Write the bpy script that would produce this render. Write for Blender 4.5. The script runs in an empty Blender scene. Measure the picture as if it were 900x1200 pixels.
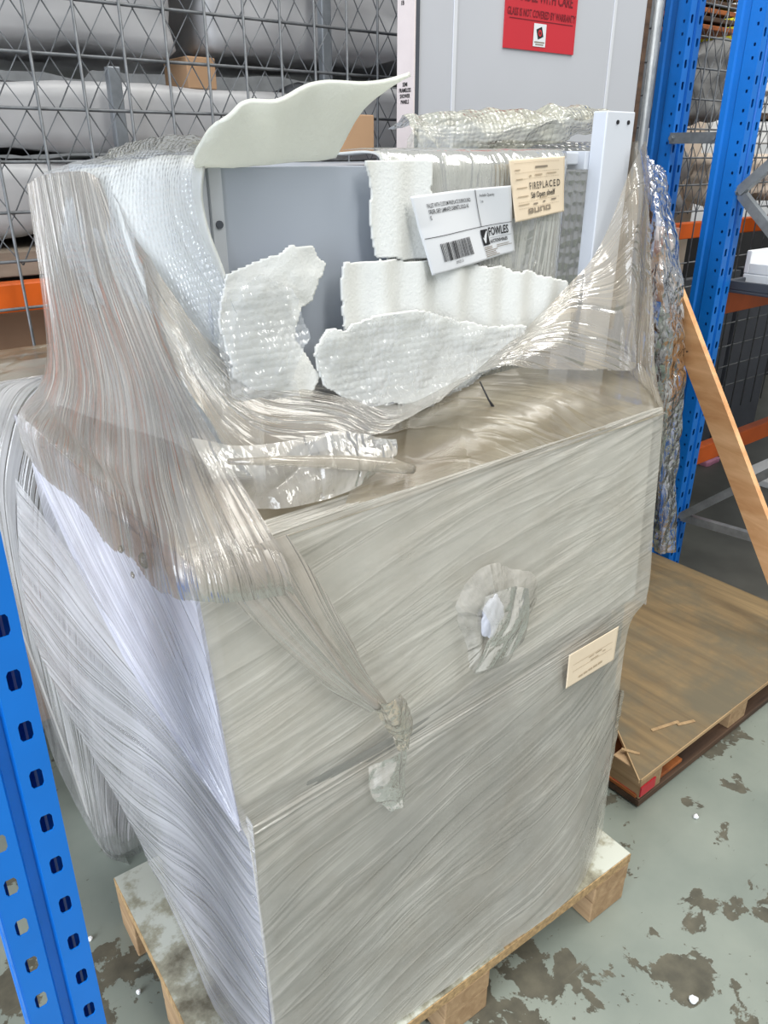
import bpy, bmesh, math, random
import numpy as np
from mathutils import Vector, Matrix, Euler

random.seed(7); np.random.seed(7)
scene = bpy.context.scene
col = scene.collection
PI = math.pi

# ------------------------------------------------------------------ camera
cam_d = bpy.data.cameras.new('camera')
cam = bpy.data.objects.new('camera', cam_d); col.objects.link(cam)
cam.location = (0, 0, 1.65)
cam.rotation_euler = (math.radians(65), 0, math.radians(-38))
cam_d.sensor_fit = 'VERTICAL'; cam_d.sensor_height = 36.0
cam_d.lens = 901 / 1200 * 36.0
cam_d.clip_start = 0.02
scene.camera = cam

# ------------------------------------------------------------------ world / lights / exposure
world = bpy.data.worlds.new('warehouse_daylight'); scene.world = world
world.use_nodes = True
wbg = world.node_tree.nodes['Background']
wbg.inputs['Color'].default_value = (0.93, 0.97, 1.0, 1)
wbg.inputs['Strength'].default_value = 0.42

def area(name, loc, target, sx, sy, power, color):
    l = bpy.data.lights.new(name, 'AREA'); l.shape = 'RECTANGLE'
    l.size = sx; l.size_y = sy; l.energy = power; l.color = color
    o = bpy.data.objects.new(name, l); col.objects.link(o)
    o.location = loc
    o.rotation_euler = (Vector(target) - Vector(loc)).to_track_quat('-Z', 'Y').to_euler()
    return o
area('roller_door_daylight', (-5.5, -0.5, 2.4), (0.5, 1.0, 0.9), 4.5, 4.2, 640, (0.86, 0.92, 1.0))
area('roof_skylight', (1.2, -2.2, 6.5), (1.2, 0.2, 0), 1.2, 7.0, 380, (1.0, 0.985, 0.93))
area('roof_skylight', (4.5, -0.5, 6.5), (3.6, 0.5, 0), 1.2, 7.0, 260, (1.0, 0.985, 0.93))
scene.view_settings.view_transform = 'Standard'
scene.view_settings.look = 'None'
scene.view_settings.gamma = 1.0
scene.view_settings.use_curve_mapping = False
scene.view_settings.exposure = 0.0
scene.cycles.transparent_max_bounces = 16

CTRL = {
    'cone': [
        [(0.415, 1.505, 1.602), (0.428, 1.470, 1.613), (0.441, 1.380, 1.621), (0.442, 1.280, 1.623), (0.442, 1.225, 1.616)],
        [(0.408, 1.500, 1.455), (0.418, 1.430, 1.459), (0.425, 1.320, 1.466), (0.426, 1.200, 1.488), (0.437, 1.130, 1.502)],
        [(0.390, 1.490, 1.313), (0.389, 1.330, 1.314), (0.394, 1.170, 1.326), (0.409, 1.060, 1.354), (0.426, 1.000, 1.375)],
        [(0.356, 1.485, 1.251), (0.337, 1.250, 1.240), (0.327, 1.000, 1.246), (0.345, 0.875, 1.268), (0.415, 0.860, 1.285)],
        [(0.300, 1.438, 1.221), (0.300, 1.138, 1.220), (0.300, 0.904, 1.219), (0.301, 0.742, 1.222), (0.418, 0.742, 1.193)],
        [(0.297, 1.448, 1.128), (0.297, 1.152, 1.127), (0.297, 0.914, 1.127), (0.299, 0.739, 1.166), (0.428, 0.734, 1.131)]],
    'drape': [
        [(0.436, 1.210, 1.599), (0.422, 1.000, 1.486), (0.490, 0.935, 1.387), (0.626, 0.925, 1.345), (0.763, 0.915, 1.299), (0.916, 0.915, 1.328), (1.003, 0.910, 1.366), (1.109, 0.905, 1.431), (1.192, 0.900, 1.501), (1.269, 0.905, 1.643), (1.503, 1.050, 1.674)],
        [(0.434, 1.170, 1.554), (0.411, 0.970, 1.447), (0.466, 0.900, 1.359), (0.599, 0.895, 1.331), (0.721, 0.885, 1.300), (0.876, 0.890, 1.328), (0.969, 0.885, 1.358), (1.091, 0.880, 1.407), (1.199, 0.875, 1.456), (1.268, 0.880, 1.581), (1.493, 1.020, 1.586)],
        [(0.428, 1.130, 1.505), (0.397, 0.930, 1.401), (0.449, 0.870, 1.319), (0.583, 0.860, 1.310), (0.674, 0.850, 1.294), (0.833, 0.860, 1.327), (0.935, 0.860, 1.347), (1.068, 0.855, 1.364), (1.207, 0.850, 1.376), (1.253, 0.860, 1.483), (1.484, 1.000, 1.454)],
        [(0.425, 1.090, 1.451), (0.389, 0.900, 1.352), (0.443, 0.850, 1.265), (0.566, 0.820, 1.277), (0.638, 0.820, 1.284), (0.790, 0.830, 1.327), (0.898, 0.835, 1.338), (1.041, 0.830, 1.314), (1.228, 0.830, 1.280), (1.268, 0.840, 1.282), (1.459, 0.950, 1.220)]],
    'endwrap': [
        [(0.568, 1.100, 1.652), (0.538, 1.200, 1.652), (0.520, 1.380, 1.645), (0.494, 1.500, 1.628), (0.442, 1.560, 1.608)],
        [(0.462, 0.955, 1.642), (0.452, 1.070, 1.643), (0.450, 1.250, 1.631), (0.437, 1.440, 1.616), (0.422, 1.520, 1.601)],
        [(0.449, 0.945, 1.583), (0.432, 1.060, 1.565), (0.425, 1.230, 1.547), (0.417, 1.410, 1.526), (0.412, 1.520, 1.504)],
        [(0.468, 0.935, 1.500), (0.436, 1.020, 1.476), (0.418, 1.150, 1.455), (0.410, 1.360, 1.426), (0.406, 1.520, 1.405)],
        [(0.506, 0.928, 1.382), (0.453, 0.960, 1.374), (0.424, 1.070, 1.356), (0.400, 1.300, 1.314), (0.390, 1.520, 1.283)],
        [(0.504, 0.925, 1.220), (0.444, 0.955, 1.231), (0.424, 1.070, 1.250), (0.395, 1.280, 1.235), (0.375, 1.520, 1.215)]],
    'flap': [
        [(0.459, 0.965, 1.635), (0.506, 0.965, 1.636), (0.556, 0.965, 1.638), (0.608, 0.965, 1.641), (0.671, 0.970, 1.646)],
        [(0.444, 0.940, 1.642), (0.496, 0.930, 1.654), (0.550, 0.935, 1.660), (0.604, 0.940, 1.664), (0.676, 0.950, 1.673)],
        [(0.440, 0.915, 1.657), (0.489, 0.900, 1.675), (0.542, 0.905, 1.682), (0.602, 0.915, 1.689), (0.689, 0.930, 1.704)],
        [(0.445, 0.895, 1.675), (0.486, 0.880, 1.689), (0.537, 0.885, 1.699), (0.605, 0.895, 1.711), (0.714, 0.910, 1.727)],
        [(0.454, 0.885, 1.685), (0.485, 0.868, 1.699), (0.536, 0.872, 1.713), (0.621, 0.880, 1.729), (0.745, 0.895, 1.742)]],
    'fanfilm': [
        [(0.275, 1.470, 1.101), (0.240, 1.450, 0.864), (0.249, 1.400, 0.685), (0.317, 1.300, 0.352), (0.348, 1.220, 0.165)],
        [(0.294, 1.220, 1.022), (0.263, 1.180, 0.830), (0.271, 1.140, 0.682), (0.317, 1.080, 0.426), (0.327, 1.040, 0.198)],
        [(0.318, 0.953, 0.923), (0.320, 0.968, 0.778), (0.322, 0.955, 0.658), (0.325, 0.884, 0.500), (0.328, 0.928, 0.104)],
        [(0.338, 0.728, 0.808), (0.338, 0.729, 0.735), (0.340, 0.736, 0.620), (0.340, 0.739, 0.458), (0.340, 0.745, 0.180)]],
    'posttube': [
        [(2.350, 1.694, 1.687), (2.330, 1.616, 1.637), (2.420, 1.609, 1.609)],
        [(2.330, 1.637, 1.444), (2.280, 1.528, 1.503), (2.420, 1.535, 1.441)],
        [(2.320, 1.590, 1.202), (2.260, 1.445, 1.227), (2.420, 1.442, 1.126)],
        [(2.340, 1.541, 0.942), (2.300, 1.413, 0.946), (2.440, 1.414, 0.922)],
        [(2.400, 1.505, 0.617), (2.360, 1.409, 0.640), (2.480, 1.412, 0.627)],
        [(2.500, 1.484, 0.238), (2.420, 1.388, 0.266), (2.520, 1.384, 0.250)]],
    'tent': [
        [(0.690, 0.905, 1.266), (0.827, 0.900, 1.294), (0.964, 0.900, 1.309), (1.128, 0.895, 1.301), (1.327, 0.890, 1.273), (1.440, 0.930, 1.218)],
        [(0.632, 0.860, 1.243), (0.796, 0.865, 1.271), (0.940, 0.865, 1.290), (1.104, 0.860, 1.288), (1.304, 0.855, 1.256), (1.405, 0.880, 1.202)],
        [(0.565, 0.800, 1.226), (0.739, 0.800, 1.248), (0.892, 0.800, 1.266), (1.062, 0.800, 1.269), (1.268, 0.800, 1.234), (1.340, 0.820, 1.199)],
        [(0.521, 0.762, 1.208), (0.706, 0.762, 1.214), (0.872, 0.762, 1.218), (1.037, 0.762, 1.218), (1.234, 0.765, 1.211), (1.274, 0.775, 1.206)]],
}
OUTL = {
    'foam_left': [(0.471, 1.508), (0.500, 1.516), (0.524, 1.527), (0.544, 1.529), (0.560, 1.539), (0.581, 1.535), (0.603, 1.533), (0.608, 1.521), (0.625, 1.511), (0.619, 1.495), (0.607, 1.487), (0.597, 1.462), (0.577, 1.452), (0.567, 1.433), (0.563, 1.412), (0.576, 1.390), (0.595, 1.360), (0.576, 1.330), (0.492, 1.345), (0.458, 1.377), (0.450, 1.447)],
    'foam_mid': [(0.648, 1.511), (0.701, 1.509), (0.816, 1.503), (0.928, 1.483), (1.031, 1.466), (1.146, 1.442), (1.164, 1.320), (1.024, 1.328), (0.785, 1.338), (0.651, 1.359), (0.641, 1.424)],
    'bubble_low': [(0.585, 1.403), (0.606, 1.420), (0.635, 1.417), (0.648, 1.427), (0.710, 1.434), (0.777, 1.432), (0.887, 1.398), (1.023, 1.377), (1.008, 1.356), (0.952, 1.328), (0.873, 1.304), (0.780, 1.284), (0.644, 1.309), (0.594, 1.344)],
    'foam_upper': [(0.697, 1.639), (0.736, 1.640), (0.816, 1.640), (0.820, 1.504), (0.752, 1.507), (0.717, 1.509), (0.709, 1.549), (0.705, 1.595)],
}
LABEL = {
    'label_w': [(0.806, 0.925, 1.481), (1.007, 0.925, 1.501), (0.974, 0.925, 1.604), (0.765, 0.925, 1.594)],
    'label_c': [(0.992, 0.929, 1.548), (1.125, 0.929, 1.559), (1.105, 0.929, 1.646), (0.971, 0.929, 1.641)],
    'label_l': [(1.004, 0.722, 0.724), (1.151, 0.722, 0.726), (1.151, 0.722, 0.806), (1.002, 0.722, 0.802)],
}


# ------------------------------------------------------------------ helpers
def lin(r, g, b):
    f = lambda c: (c / 255 / 12.92) if c / 255 <= 0.04045 else ((c / 255 + 0.055) / 1.055) ** 2.4
    return (f(r), f(g), f(b), 1.0)

def tag(o, label=None, cat=None, group=None, kind=None):
    if label: o['label'] = label
    if cat: o['category'] = cat
    if group: o['group'] = group
    if kind: o['kind'] = kind
    return o

def empty(name, loc=(0, 0, 0), rz=0.0):
    o = bpy.data.objects.new(name, None); col.objects.link(o)
    o.location = loc; o.rotation_euler = (0, 0, rz); o.empty_display_size = 0.05
    return o

def link(name, me, m=None, parent=None):
    if m is not None and not me.materials: me.materials.append(m)
    o = bpy.data.objects.new(name, me); col.objects.link(o)
    if parent is not None: o.parent = parent
    return o

def mesh_from(name, verts, faces, m=None, parent=None, uv=None, smooth=False):
    me = bpy.data.meshes.new(name)
    me.from_pydata([tuple(map(float, v)) for v in verts], [], [tuple(map(int, f)) for f in faces])
    if uv is not None:
        l = me.uv_layers.new(name='UVMap')
        idx = np.zeros(len(me.loops), dtype=np.int32); me.loops.foreach_get('vertex_index', idx)
        l.data.foreach_set('uv', np.asarray(uv, dtype=np.float32)[idx].ravel())
    if smooth: me.polygons.foreach_set('use_smooth', [True] * len(me.polygons))
    me.update()
    return link(name, me, m, parent)

def bm_obj(name, bm, m=None, parent=None, smooth=False):
    me = bpy.data.meshes.new(name); bm.normal_update(); bm.to_mesh(me); bm.free()
    if smooth: me.polygons.foreach_set('use_smooth', [True] * len(me.polygons))
    return link(name, me, m, parent)

def bm_box(bm, lo, hi, mat=None):
    c = [(lo[i] + hi[i]) / 2 for i in range(3)]; s = [abs(hi[i] - lo[i]) for i in range(3)]
    M = Matrix.Translation(c) @ Matrix.Diagonal((*s, 1))
    if mat is not None: M = mat @ M
    return bmesh.ops.create_cube(bm, size=1, matrix=M)['verts']

def box(name, lo, hi, m, parent=None, bev=0.0, seg=2, mat=None):
    bm = bmesh.new(); bm_box(bm, lo, hi, mat)
    if bev > 0:
        bmesh.ops.bevel(bm, geom=bm.edges[:], offset=bev, segments=seg, profile=0.5, affect='EDGES')
    return bm_obj(name, bm, m, parent)

def tube(name, pts, rad, m, parent=None, sides=6, closed_ends=True, smooth=True):
    pts = [Vector(p) for p in pts]; n = len(pts)
    rads = rad if hasattr(rad, '__len__') else [rad] * n
    V = []; Fc = []
    up = Vector((0.13, 0.31, 0.94)).normalized()
    for i, p in enumerate(pts):
        t = (pts[min(i + 1, n - 1)] - pts[max(i - 1, 0)]).normalized()
        a = t.cross(up)
        if a.length < 1e-3: a = t.cross(Vector((1, 0, 0)))
        a.normalize(); b = t.cross(a)
        for k in range(sides):
            an = 2 * PI * k / sides
            V.append(p + (a * math.cos(an) + b * math.sin(an)) * rads[i])
    for i in range(n - 1):
        for k in range(sides):
            k2 = (k + 1) % sides
            Fc.append((i * sides + k, i * sides + k2, (i + 1) * sides + k2, (i + 1) * sides + k))
    if closed_ends:
        Fc.append(tuple(range(sides))[::-1]); Fc.append(tuple((n - 1) * sides + k for k in range(sides)))
    return mesh_from(name, V, Fc, m, parent, smooth=smooth)

# value noise
_T = np.random.RandomState(3).rand(256, 256)
def vn(x, y):
    x = np.asarray(x, float); y = np.asarray(y, float)
    xi = np.floor(x).astype(int); yi = np.floor(y).astype(int)
    fx = x - xi; fy = y - yi
    fx = fx * fx * (3 - 2 * fx); fy = fy * fy * (3 - 2 * fy)
    g = lambda a, b: _T[a % 256, b % 256]
    return (g(xi, yi) * (1 - fx) + g(xi + 1, yi) * fx) * (1 - fy) + (g(xi, yi + 1) * (1 - fx) + g(xi + 1, yi + 1) * fx) * fy
def fbm(x, y, o=3):
    s = 0; a = 0.5
    x = np.asarray(x, float); y = np.asarray(y, float)
    for i in range(o):
        c, n = math.cos(0.6 + 1.1 * i), math.sin(0.6 + 1.1 * i)
        s = s + a * vn((x * c - y * n) * 2 ** i + 17 * i, (x * n + y * c) * 2 ** i + 31 * i); a *= 0.5
    return s / (1 - 0.5 ** o)
def ridge(x, y):
    return (1 - np.abs(2 * vn(x, y) - 1)) ** 2

def cr(P, n):
    """Catmull-Rom resample of array P (k,...) to n samples"""
    P = np.asarray(P, float); k = len(P)
    t = np.linspace(0, k - 1, n); i = np.minimum(t.astype(int), k - 2); f = (t - i)
    f = f.reshape((-1,) + (1,) * (P.ndim - 1))
    p0 = np.where((i > 0).reshape(f.shape), P[np.maximum(i - 1, 0)], 2 * P[i] - P[i + 1])
    p3 = np.where((i < k - 2).reshape(f.shape), P[np.minimum(i + 2, k - 1)], 2 * P[i + 1] - P[i])
    p1 = P[i]; p2 = P[i + 1]
    return 0.5 * (2 * p1 + (p2 - p0) * f + (2 * p0 - 5 * p1 + 4 * p2 - p3) * f ** 2 + (3 * p1 - p0 - 3 * p2 + p3) * f ** 3)

def patch(name, ctrl, nr, nc, m, parent=None, disp=None, thick=0.0, keep=None, uvrot=0.0, fade=True):
    """smooth surface through a grid of control points; disp(s, t) in metres along the normal;
    s runs along the rows, t across the columns, both in metres"""
    P = np.asarray(ctrl, float)
    G = cr(P, nr); G = cr(G.transpose(1, 0, 2), nc).transpose(1, 0, 2)
    dv = np.gradient(G, axis=0); du = np.gradient(G, axis=1)
    N = np.cross(du, dv); N /= (np.linalg.norm(N, axis=2, keepdims=True) + 1e-12)
    Lr = np.linalg.norm(np.diff(G, axis=0), axis=2).sum(0).mean()
    Lc = np.linalg.norm(np.diff(G, axis=1), axis=2).sum(1).mean()
    s, t = np.meshgrid(np.linspace(0, Lr, nr), np.linspace(0, Lc, nc), indexing='ij')
    c, sn = math.cos(uvrot), math.sin(uvrot)
    uu = t * c - s * sn; vv = t * sn + s * c
    if disp is not None:
        d = disp(vv, uu)
        if fade:
            e = np.minimum(np.minimum(s, Lr - s), np.minimum(t, Lc - t)) / 0.02
            d = d * np.clip(e, 0, 1)
        G = G + N * d[..., None]
    uw = uu + 0.055 * (fbm(s * 2.6 + 3, t * 2.6 + 7, 2) - .5)
    V = G.reshape(-1, 3); uv = np.stack([uw, vv], 2).reshape(-1, 2)
    I = np.arange(nr * nc).reshape(nr, nc)
    Fq = np.stack([I[:-1, :-1], I[:-1, 1:], I[1:, 1:], I[1:, :-1]], 2).reshape(-1, 4)
    if keep is not None:
        k = keep(s, t, G)
        Fq = Fq[k[:-1, :-1].reshape(-1)]
    o = mesh_from(name, V, Fq, m, parent, uv=uv, smooth=True)
    if thick:
        md = o.modifiers.new('thickness', 'SOLIDIFY'); md.thickness = thick; md.offset = 0
    return o

def inside(px, pz, poly):
    r = np.zeros(px.shape, bool); n = len(poly)
    for i in range(n):
        x0, z0 = poly[i]; x1, z1 = poly[(i + 1) % n]
        c = ((z0 > pz) != (z1 > pz)) & (px < (x1 - x0) * (pz - z0) / (z1 - z0 + 1e-12) + x0)
        r ^= c
    return r

def torn_sheet(name, outline, yfun, m, parent=None, res=0.003, thick=0.004):
    """sheet standing in front of the cabinet, cut to a torn outline in X and Z"""
    A = np.array(outline); lo = A.min(0); hi = A.max(0)
    nx = int((hi[0] - lo[0]) / res) + 2; nz = int((hi[1] - lo[1]) / res) + 2
    X, Z = np.meshgrid(lo[0] + np.arange(nx) * res, lo[1] + np.arange(nz) * res, indexing='ij')
    jx = (fbm(X * 34, Z * 34) - .5) * 0.012; jz = (fbm(X * 34 + 40, Z * 34 + 9) - .5) * 0.012
    k = inside(X + jx, Z + jz, outline)
    Yv = yfun(X, Z)
    V = np.stack([X, Yv, Z], 2).reshape(-1, 3)
    I = np.arange(nx * nz).reshape(nx, nz)
    Fq = np.stack([I[:-1, :-1], I[1:, :-1], I[1:, 1:], I[:-1, 1:]], 2).reshape(-1, 4)[k[:-1, :-1].reshape(-1)]
    used = np.unique(Fq); mp = -np.ones(nx * nz, int); mp[used] = np.arange(len(used))
    o = mesh_from(name, V[used], mp[Fq], m, parent, uv=np.stack([X, Z], 2).reshape(-1, 2)[used], smooth=True)
    sm = o.modifiers.new('soften', 'SMOOTH'); sm.factor = 0.5; sm.iterations = 3
    if thick:
        md = o.modifiers.new('thickness', 'SOLIDIFY'); md.thickness = thick; md.offset = 0
    return o

# ------------------------------------------------------------------ materials
class NT:
    def __init__(s, name):
        s.m = bpy.data.materials.new(name); s.m.use_nodes = True
        s.t = s.m.node_tree; s.t.nodes.clear()
        s.out = s.n('ShaderNodeOutputMaterial')
    def n(s, kind, **kw):
        nd = s.t.nodes.new(kind)
        for k, v in kw.items(): setattr(nd, k, v)
        return nd
    def l(s, a, b): s.t.links.new(a, b)
    def coords(s, which='Object', scale=(1, 1, 1), rot=(0, 0, 0)):
        tc = s.n('ShaderNodeTexCoord'); mp = s.n('ShaderNodeMapping')
        mp.inputs['Scale'].default_value = scale; mp.inputs['Rotation'].default_value = rot
        s.l(tc.outputs[which], mp.inputs['Vector']); return mp.outputs['Vector']
    def noise(s, vec, scale, detail=3, rough=0.55, dist=0.0):
        nd = s.n('ShaderNodeTexNoise')
        nd.inputs['Scale'].default_value = scale; nd.inputs['Detail'].default_value = detail
        nd.inputs['Roughness'].default_value = rough; nd.inputs['Distortion'].default_value = dist
        s.l(vec, nd.inputs['Vector']); return nd.outputs['Fac']
    def ramp(s, fac, stops):
        r = s.n('ShaderNodeValToRGB')
        while len(r.color_ramp.elements) < len(stops): r.color_ramp.elements.new(0.5)
        for e, (p, c) in zip(r.color_ramp.elements, stops):
            e.position = p; e.color = c if hasattr(c, '__len__') else (c, c, c, 1)
        s.l(fac, r.inputs['Fac']); return r.outputs['Color']
    def mix(s, fac, a, b, blend='MIX'):
        x = s.n('ShaderNodeMix', data_type='RGBA', blend_type=blend)
        for sock, v in ((x.inputs['Factor'], fac), (x.inputs['A'], a), (x.inputs['B'], b)):
            if hasattr(v, 'is_linked'): s.l(v, sock)
            elif hasattr(v, '__len__'): sock.default_value = v
            else: sock.default_value = v
        return x.outputs['Result']
    def math(s, op, a, b):
        x = s.n('ShaderNodeMath', operation=op)
        for i, v in enumerate((a, b)):
            if hasattr(v, 'is_linked'): s.l(v, x.inputs[i])
            else: x.inputs[i].default_value = v
        return x.outputs[0]
    def bump(s, h, strength, dist=0.01, normal=None):
        b = s.n('ShaderNodeBump'); b.inputs['Strength'].default_value = strength; b.inputs['Distance'].default_value = dist
        s.l(h, b.inputs['Height'])
        if normal is not None: s.l(normal, b.inputs['Normal'])
        return b.outputs['Normal']
    def bsdf(s, color, rough=0.5, metal=0.0, spec=0.5, normal=None, **kw):
        p = s.n('ShaderNodeBsdfPrincipled')
        for sock, v in (('Base Color', color), ('Roughness', rough), ('Metallic', metal), ('Specular IOR Level', spec)):
            if hasattr(v, 'is_linked'): s.l(v, p.inputs[sock])
            else: p.inputs[sock].default_value = v
        for k, v in kw.items(): p.inputs[k.replace('_', ' ')].default_value = v
        if normal is not None: s.l(normal, p.inputs['Normal'])
        return p.outputs['BSDF']
    def done(s, sh): s.l(sh, s.out.inputs['Surface']); return s.m

def simple(name, rgb, rough=0.5, metal=0.0, var=0.12, scale=8.0, bump=0.0, spec=0.5, bscale=None):
    t = NT(name); v = t.coords()
    n = t.noise(v, scale, 4)
    c = lin(*rgb); d = tuple(x * (1 - var * 2) for x in c[:3]) + (1,); e = tuple(min(1, x * (1 + var)) for x in c[:3]) + (1,)
    colr = t.ramp(n, [(0.3, d), (0.7, e)])
    nm = t.bump(t.noise(v, bscale or scale * 6, 3), bump, 0.004) if bump else None
    return t.done(t.bsdf(colr, rough, metal, spec, nm))

def film(name, tint=(205, 203, 198), lo=0.12, hi=0.6, along=3.0, across=110.0, rough=0.22, gloss=0.35, bump=0.6,
         dirt=None, dirt_amt=0.0, crumple=0.0, cell=0.0, thresh=(0.35, 0.7), pleats=0.5, wst=(0.5, 0.3, 0.2), lines=0.0):
    """stretch film: cloudy streaks along V, see-through between them, glossy wrinkles"""
    t = NT(name)
    uv = t.coords('UV', (across, along, 1))
    st = t.noise(uv, 1.0, 4, 0.6, 0.3)
    uv2 = t.coords('UV', (across * 0.22, along * 0.5, 1))
    st2 = t.noise(uv2, 1.0, 2, 0.5)
    ob = t.coords('Object')
    cl = t.noise(ob, 5.0, 3)
    f = t.math('ADD', t.math('MULTIPLY', st, wst[0]), t.math('ADD', t.math('MULTIPLY', st2, wst[1]), t.math('MULTIPLY', cl, wst[2])))
    op = t.ramp(f, [(thresh[0], lo), (thresh[1], hi)])
    if lines:
        ln = t.noise(t.coords('UV', (across * 0.8, along * 0.5, 1), (0, 0, 0.05)), 1.0, 3, 0.6, 0.4)
        lm_ = t.ramp(t.math('ABSOLUTE', t.math('SUBTRACT', ln, 0.5), 0.0), [(0.0, lines), (0.035, 0.0)])
        op = t.math('ADD', op, t.math('MULTIPLY', lm_, t.ramp(cl, [(0.4, 0.1), (0.6, 1.0)])))
    base = lin(*tint)
    if dirt is not None:
        dn = t.noise(ob, 7.0, 5, 0.65)
        dm = t.ramp(t.math('ADD', t.math('MULTIPLY', dn, 0.7), t.math('MULTIPLY', st2, 0.3)), [(0.45, 0.0), (0.72, dirt_amt)])
        base = t.mix(dm, base, lin(*dirt))
    pl_ = t.noise(t.coords('UV', (across * 0.34, along * 0.35, 1)), 1.0, 3, 0.6, 0.5)
    ab = t.math('ABSOLUTE', t.math('SUBTRACT', pl_, 0.5), 0.0)
    pleat = t.ramp(ab, [(0.0, 1.0), (0.05, 0.0)])
    h = t.math('ADD', t.math('ADD', t.math('MULTIPLY', st, 0.5), t.math('MULTIPLY', st2, 0.8)), t.math('MULTIPLY', pleat, pleats))
    if crumple:
        vo = t.n('ShaderNodeTexVoronoi', feature='DISTANCE_TO_EDGE'); vo.inputs['Scale'].default_value = crumple
        t.l(t.coords('Object'), vo.inputs['Vector'])
        nz = t.noise(ob, crumple * 1.3, 3)
        h = t.math('ADD', h, t.math('ADD', t.math('MULTIPLY', vo.outputs['Distance'], 1.5), nz))
    if cell:
        vo = t.n('ShaderNodeTexVoronoi'); vo.inputs['Scale'].default_value = cell; vo.inputs['Randomness'].default_value = 0.35
        t.l(t.coords('UV'), vo.inputs['Vector'])
        h = t.math('ADD', t.math('MULTIPLY', h, 0.4), t.math('MULTIPLY', t.math('SUBTRACT', 1.0, vo.outputs['Distance']), 1.2))
    nm = t.bump(h, bump, 0.006)
    body = t.bsdf(base, 0.55, 0, 0.3, nm)
    tr = t.n('ShaderNodeBsdfTransparent'); tr.inputs['Color'].default_value = (0.97, 0.97, 0.96, 1)
    mx = t.n('ShaderNodeMixShader'); t.l(op, mx.inputs[0]); t.l(tr.outputs[0], mx.inputs[1]); t.l(body, mx.inputs[2])
    gl = t.n('ShaderNodeBsdfGlossy'); gl.inputs['Roughness'].default_value = rough; t.l(nm, gl.inputs['Normal'])
    lw = t.n('ShaderNodeLayerWeight'); lw.inputs['Blend'].default_value = 0.25; t.l(nm, lw.inputs['Normal'])
    gf = t.math('ADD', t.math('MULTIPLY', lw.outputs['Fresnel'], gloss), 0.05)
    m2 = t.n('ShaderNodeMixShader'); t.l(gf, m2.inputs[0]); t.l(mx.outputs[0], m2.inputs[1]); t.l(gl.outputs[0], m2.inputs[2])
    return t.done(m2.outputs[0])

def wood(name, a, b, axis=0, scale=6.0, stretch=14.0, rough=0.7, stain=None):
    t = NT(name)
    sc = [stretch, stretch, stretch]; sc[axis] = 1.0
    v = t.coords('Object', sc)
    n = t.noise(v, scale * 0.5, 5, 0.6, 0.6)
    c = t.ramp(n, [(0.3, lin(*a)), (0.7, lin(*b))])
    if stain:
        n2 = t.noise(t.coords('Object'), 4.0, 5, 0.65)
        c = t.mix(t.ramp(n2, [(0.42, 0.0), (0.62, 0.85)]), c, lin(*stain))
    return t.done(t.bsdf(c, rough, 0, 0.3, t.bump(n, 0.25, 0.003)))

def foam(name, rgb, trans):
    t = NT(name); v = t.coords()
    n = t.noise(v, 220, 3); nm = t.bump(n, 0.3, 0.004)
    a = t.bsdf(lin(*rgb), 0.85, 0, 0.15, nm)
    tl = t.n('ShaderNodeBsdfTranslucent'); tl.inputs['Color'].default_value = lin(*rgb); t.l(nm, tl.inputs['Normal'])
    mx = t.n('ShaderNodeMixShader'); mx.inputs[0].default_value = trans; t.l(a, mx.inputs[1]); t.l(tl.outputs[0], mx.inputs[2])
    return t.done(mx.outputs[0])

M = {}
M['blue'] = simple('blue_powder_coat', (8, 112, 205), 0.36, 0, 0.06, 5, 0.03)
M['galv'] = simple('galvanised_steel', (142, 147, 152), 0.42, 0.55, 0.12, 22, 0.04)
M['wire'] = simple('dull_galvanised_wire', (104, 107, 110), 0.5, 0.35, 0.15, 40)
M['orange'] = simple('orange_beam_paint', (208, 92, 22), 0.45, 0, 0.1, 6, 0.05)
M['bluedark'] = simple('dark_hole_edge', (6, 60, 120), 0.6)
M['carton'] = simple('white_carton_face', (182, 184, 190), 0.55, 0, 0.015, 3)
M['carton_side'] = simple('pinkish_carton_side', (222, 210, 208), 0.6, 0, 0.03, 12)
M['red'] = simple('red_print', (188, 38, 50), 0.5, 0, 0.03, 3)
M['darkred'] = simple('dark_red_print', (110, 14, 28), 0.5)
M['ink'] = simple('black_ink', (24, 24, 28), 0.6, 0, 0.02)
M['greyink'] = simple('faint_grey_ink', (136, 124, 108), 0.6, 0, 0.05)
M['paleink'] = simple('pale_brown_ink', (178, 160, 134), 0.6, 0, 0.05)
M['paper'] = simple('white_label_paper', (216, 218, 222), 0.45, 0, 0.01)
M['cream'] = simple('cream_label_paper', (228, 210, 184), 0.6, 0, 0.03, 14)
M['laminate'] = simple('grey_laminate', (168, 175, 186), 0.38, 0, 0.015, 2)
M['laminate_edge'] = simple('pale_laminate_edge', (188, 192, 198), 0.4, 0, 0.015, 2)
M['white_alu'] = simple('white_coated_profile', (208, 212, 220), 0.35, 0, 0.02, 4)
M['foam'] = foam('white_foam_sheet', (234, 235, 232), 0.12)
M['foam_green'] = foam('pale_green_white_foam', (247, 248, 242), 0.5)
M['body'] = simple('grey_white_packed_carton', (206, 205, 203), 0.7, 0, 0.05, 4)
M['body_mid'] = simple('lit_packed_carton', (226, 223, 215), 0.7, 0, 0.05, 4)  # paler copy, the stronger light higher up put into its colour
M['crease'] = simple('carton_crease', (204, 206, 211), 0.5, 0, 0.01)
M['body_low'] = simple('shaded_packed_carton', (142, 143, 140), 0.7, 0, 0.05, 4)  # darker copy, shade on the lower carton put into its colour
M['bodytop'] = simple('dusty_carton_top', (166, 152, 126), 0.75, 0, 0.1, 5)
M['kraft'] = simple('brown_cardboard', (168, 134, 102), 0.8, 0, 0.06, 5, 0.05)
M['kraft_dark'] = simple('brown_plywood_sheet', (142, 112, 88), 0.8, 0, 0.1, 5, 0.05)
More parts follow.
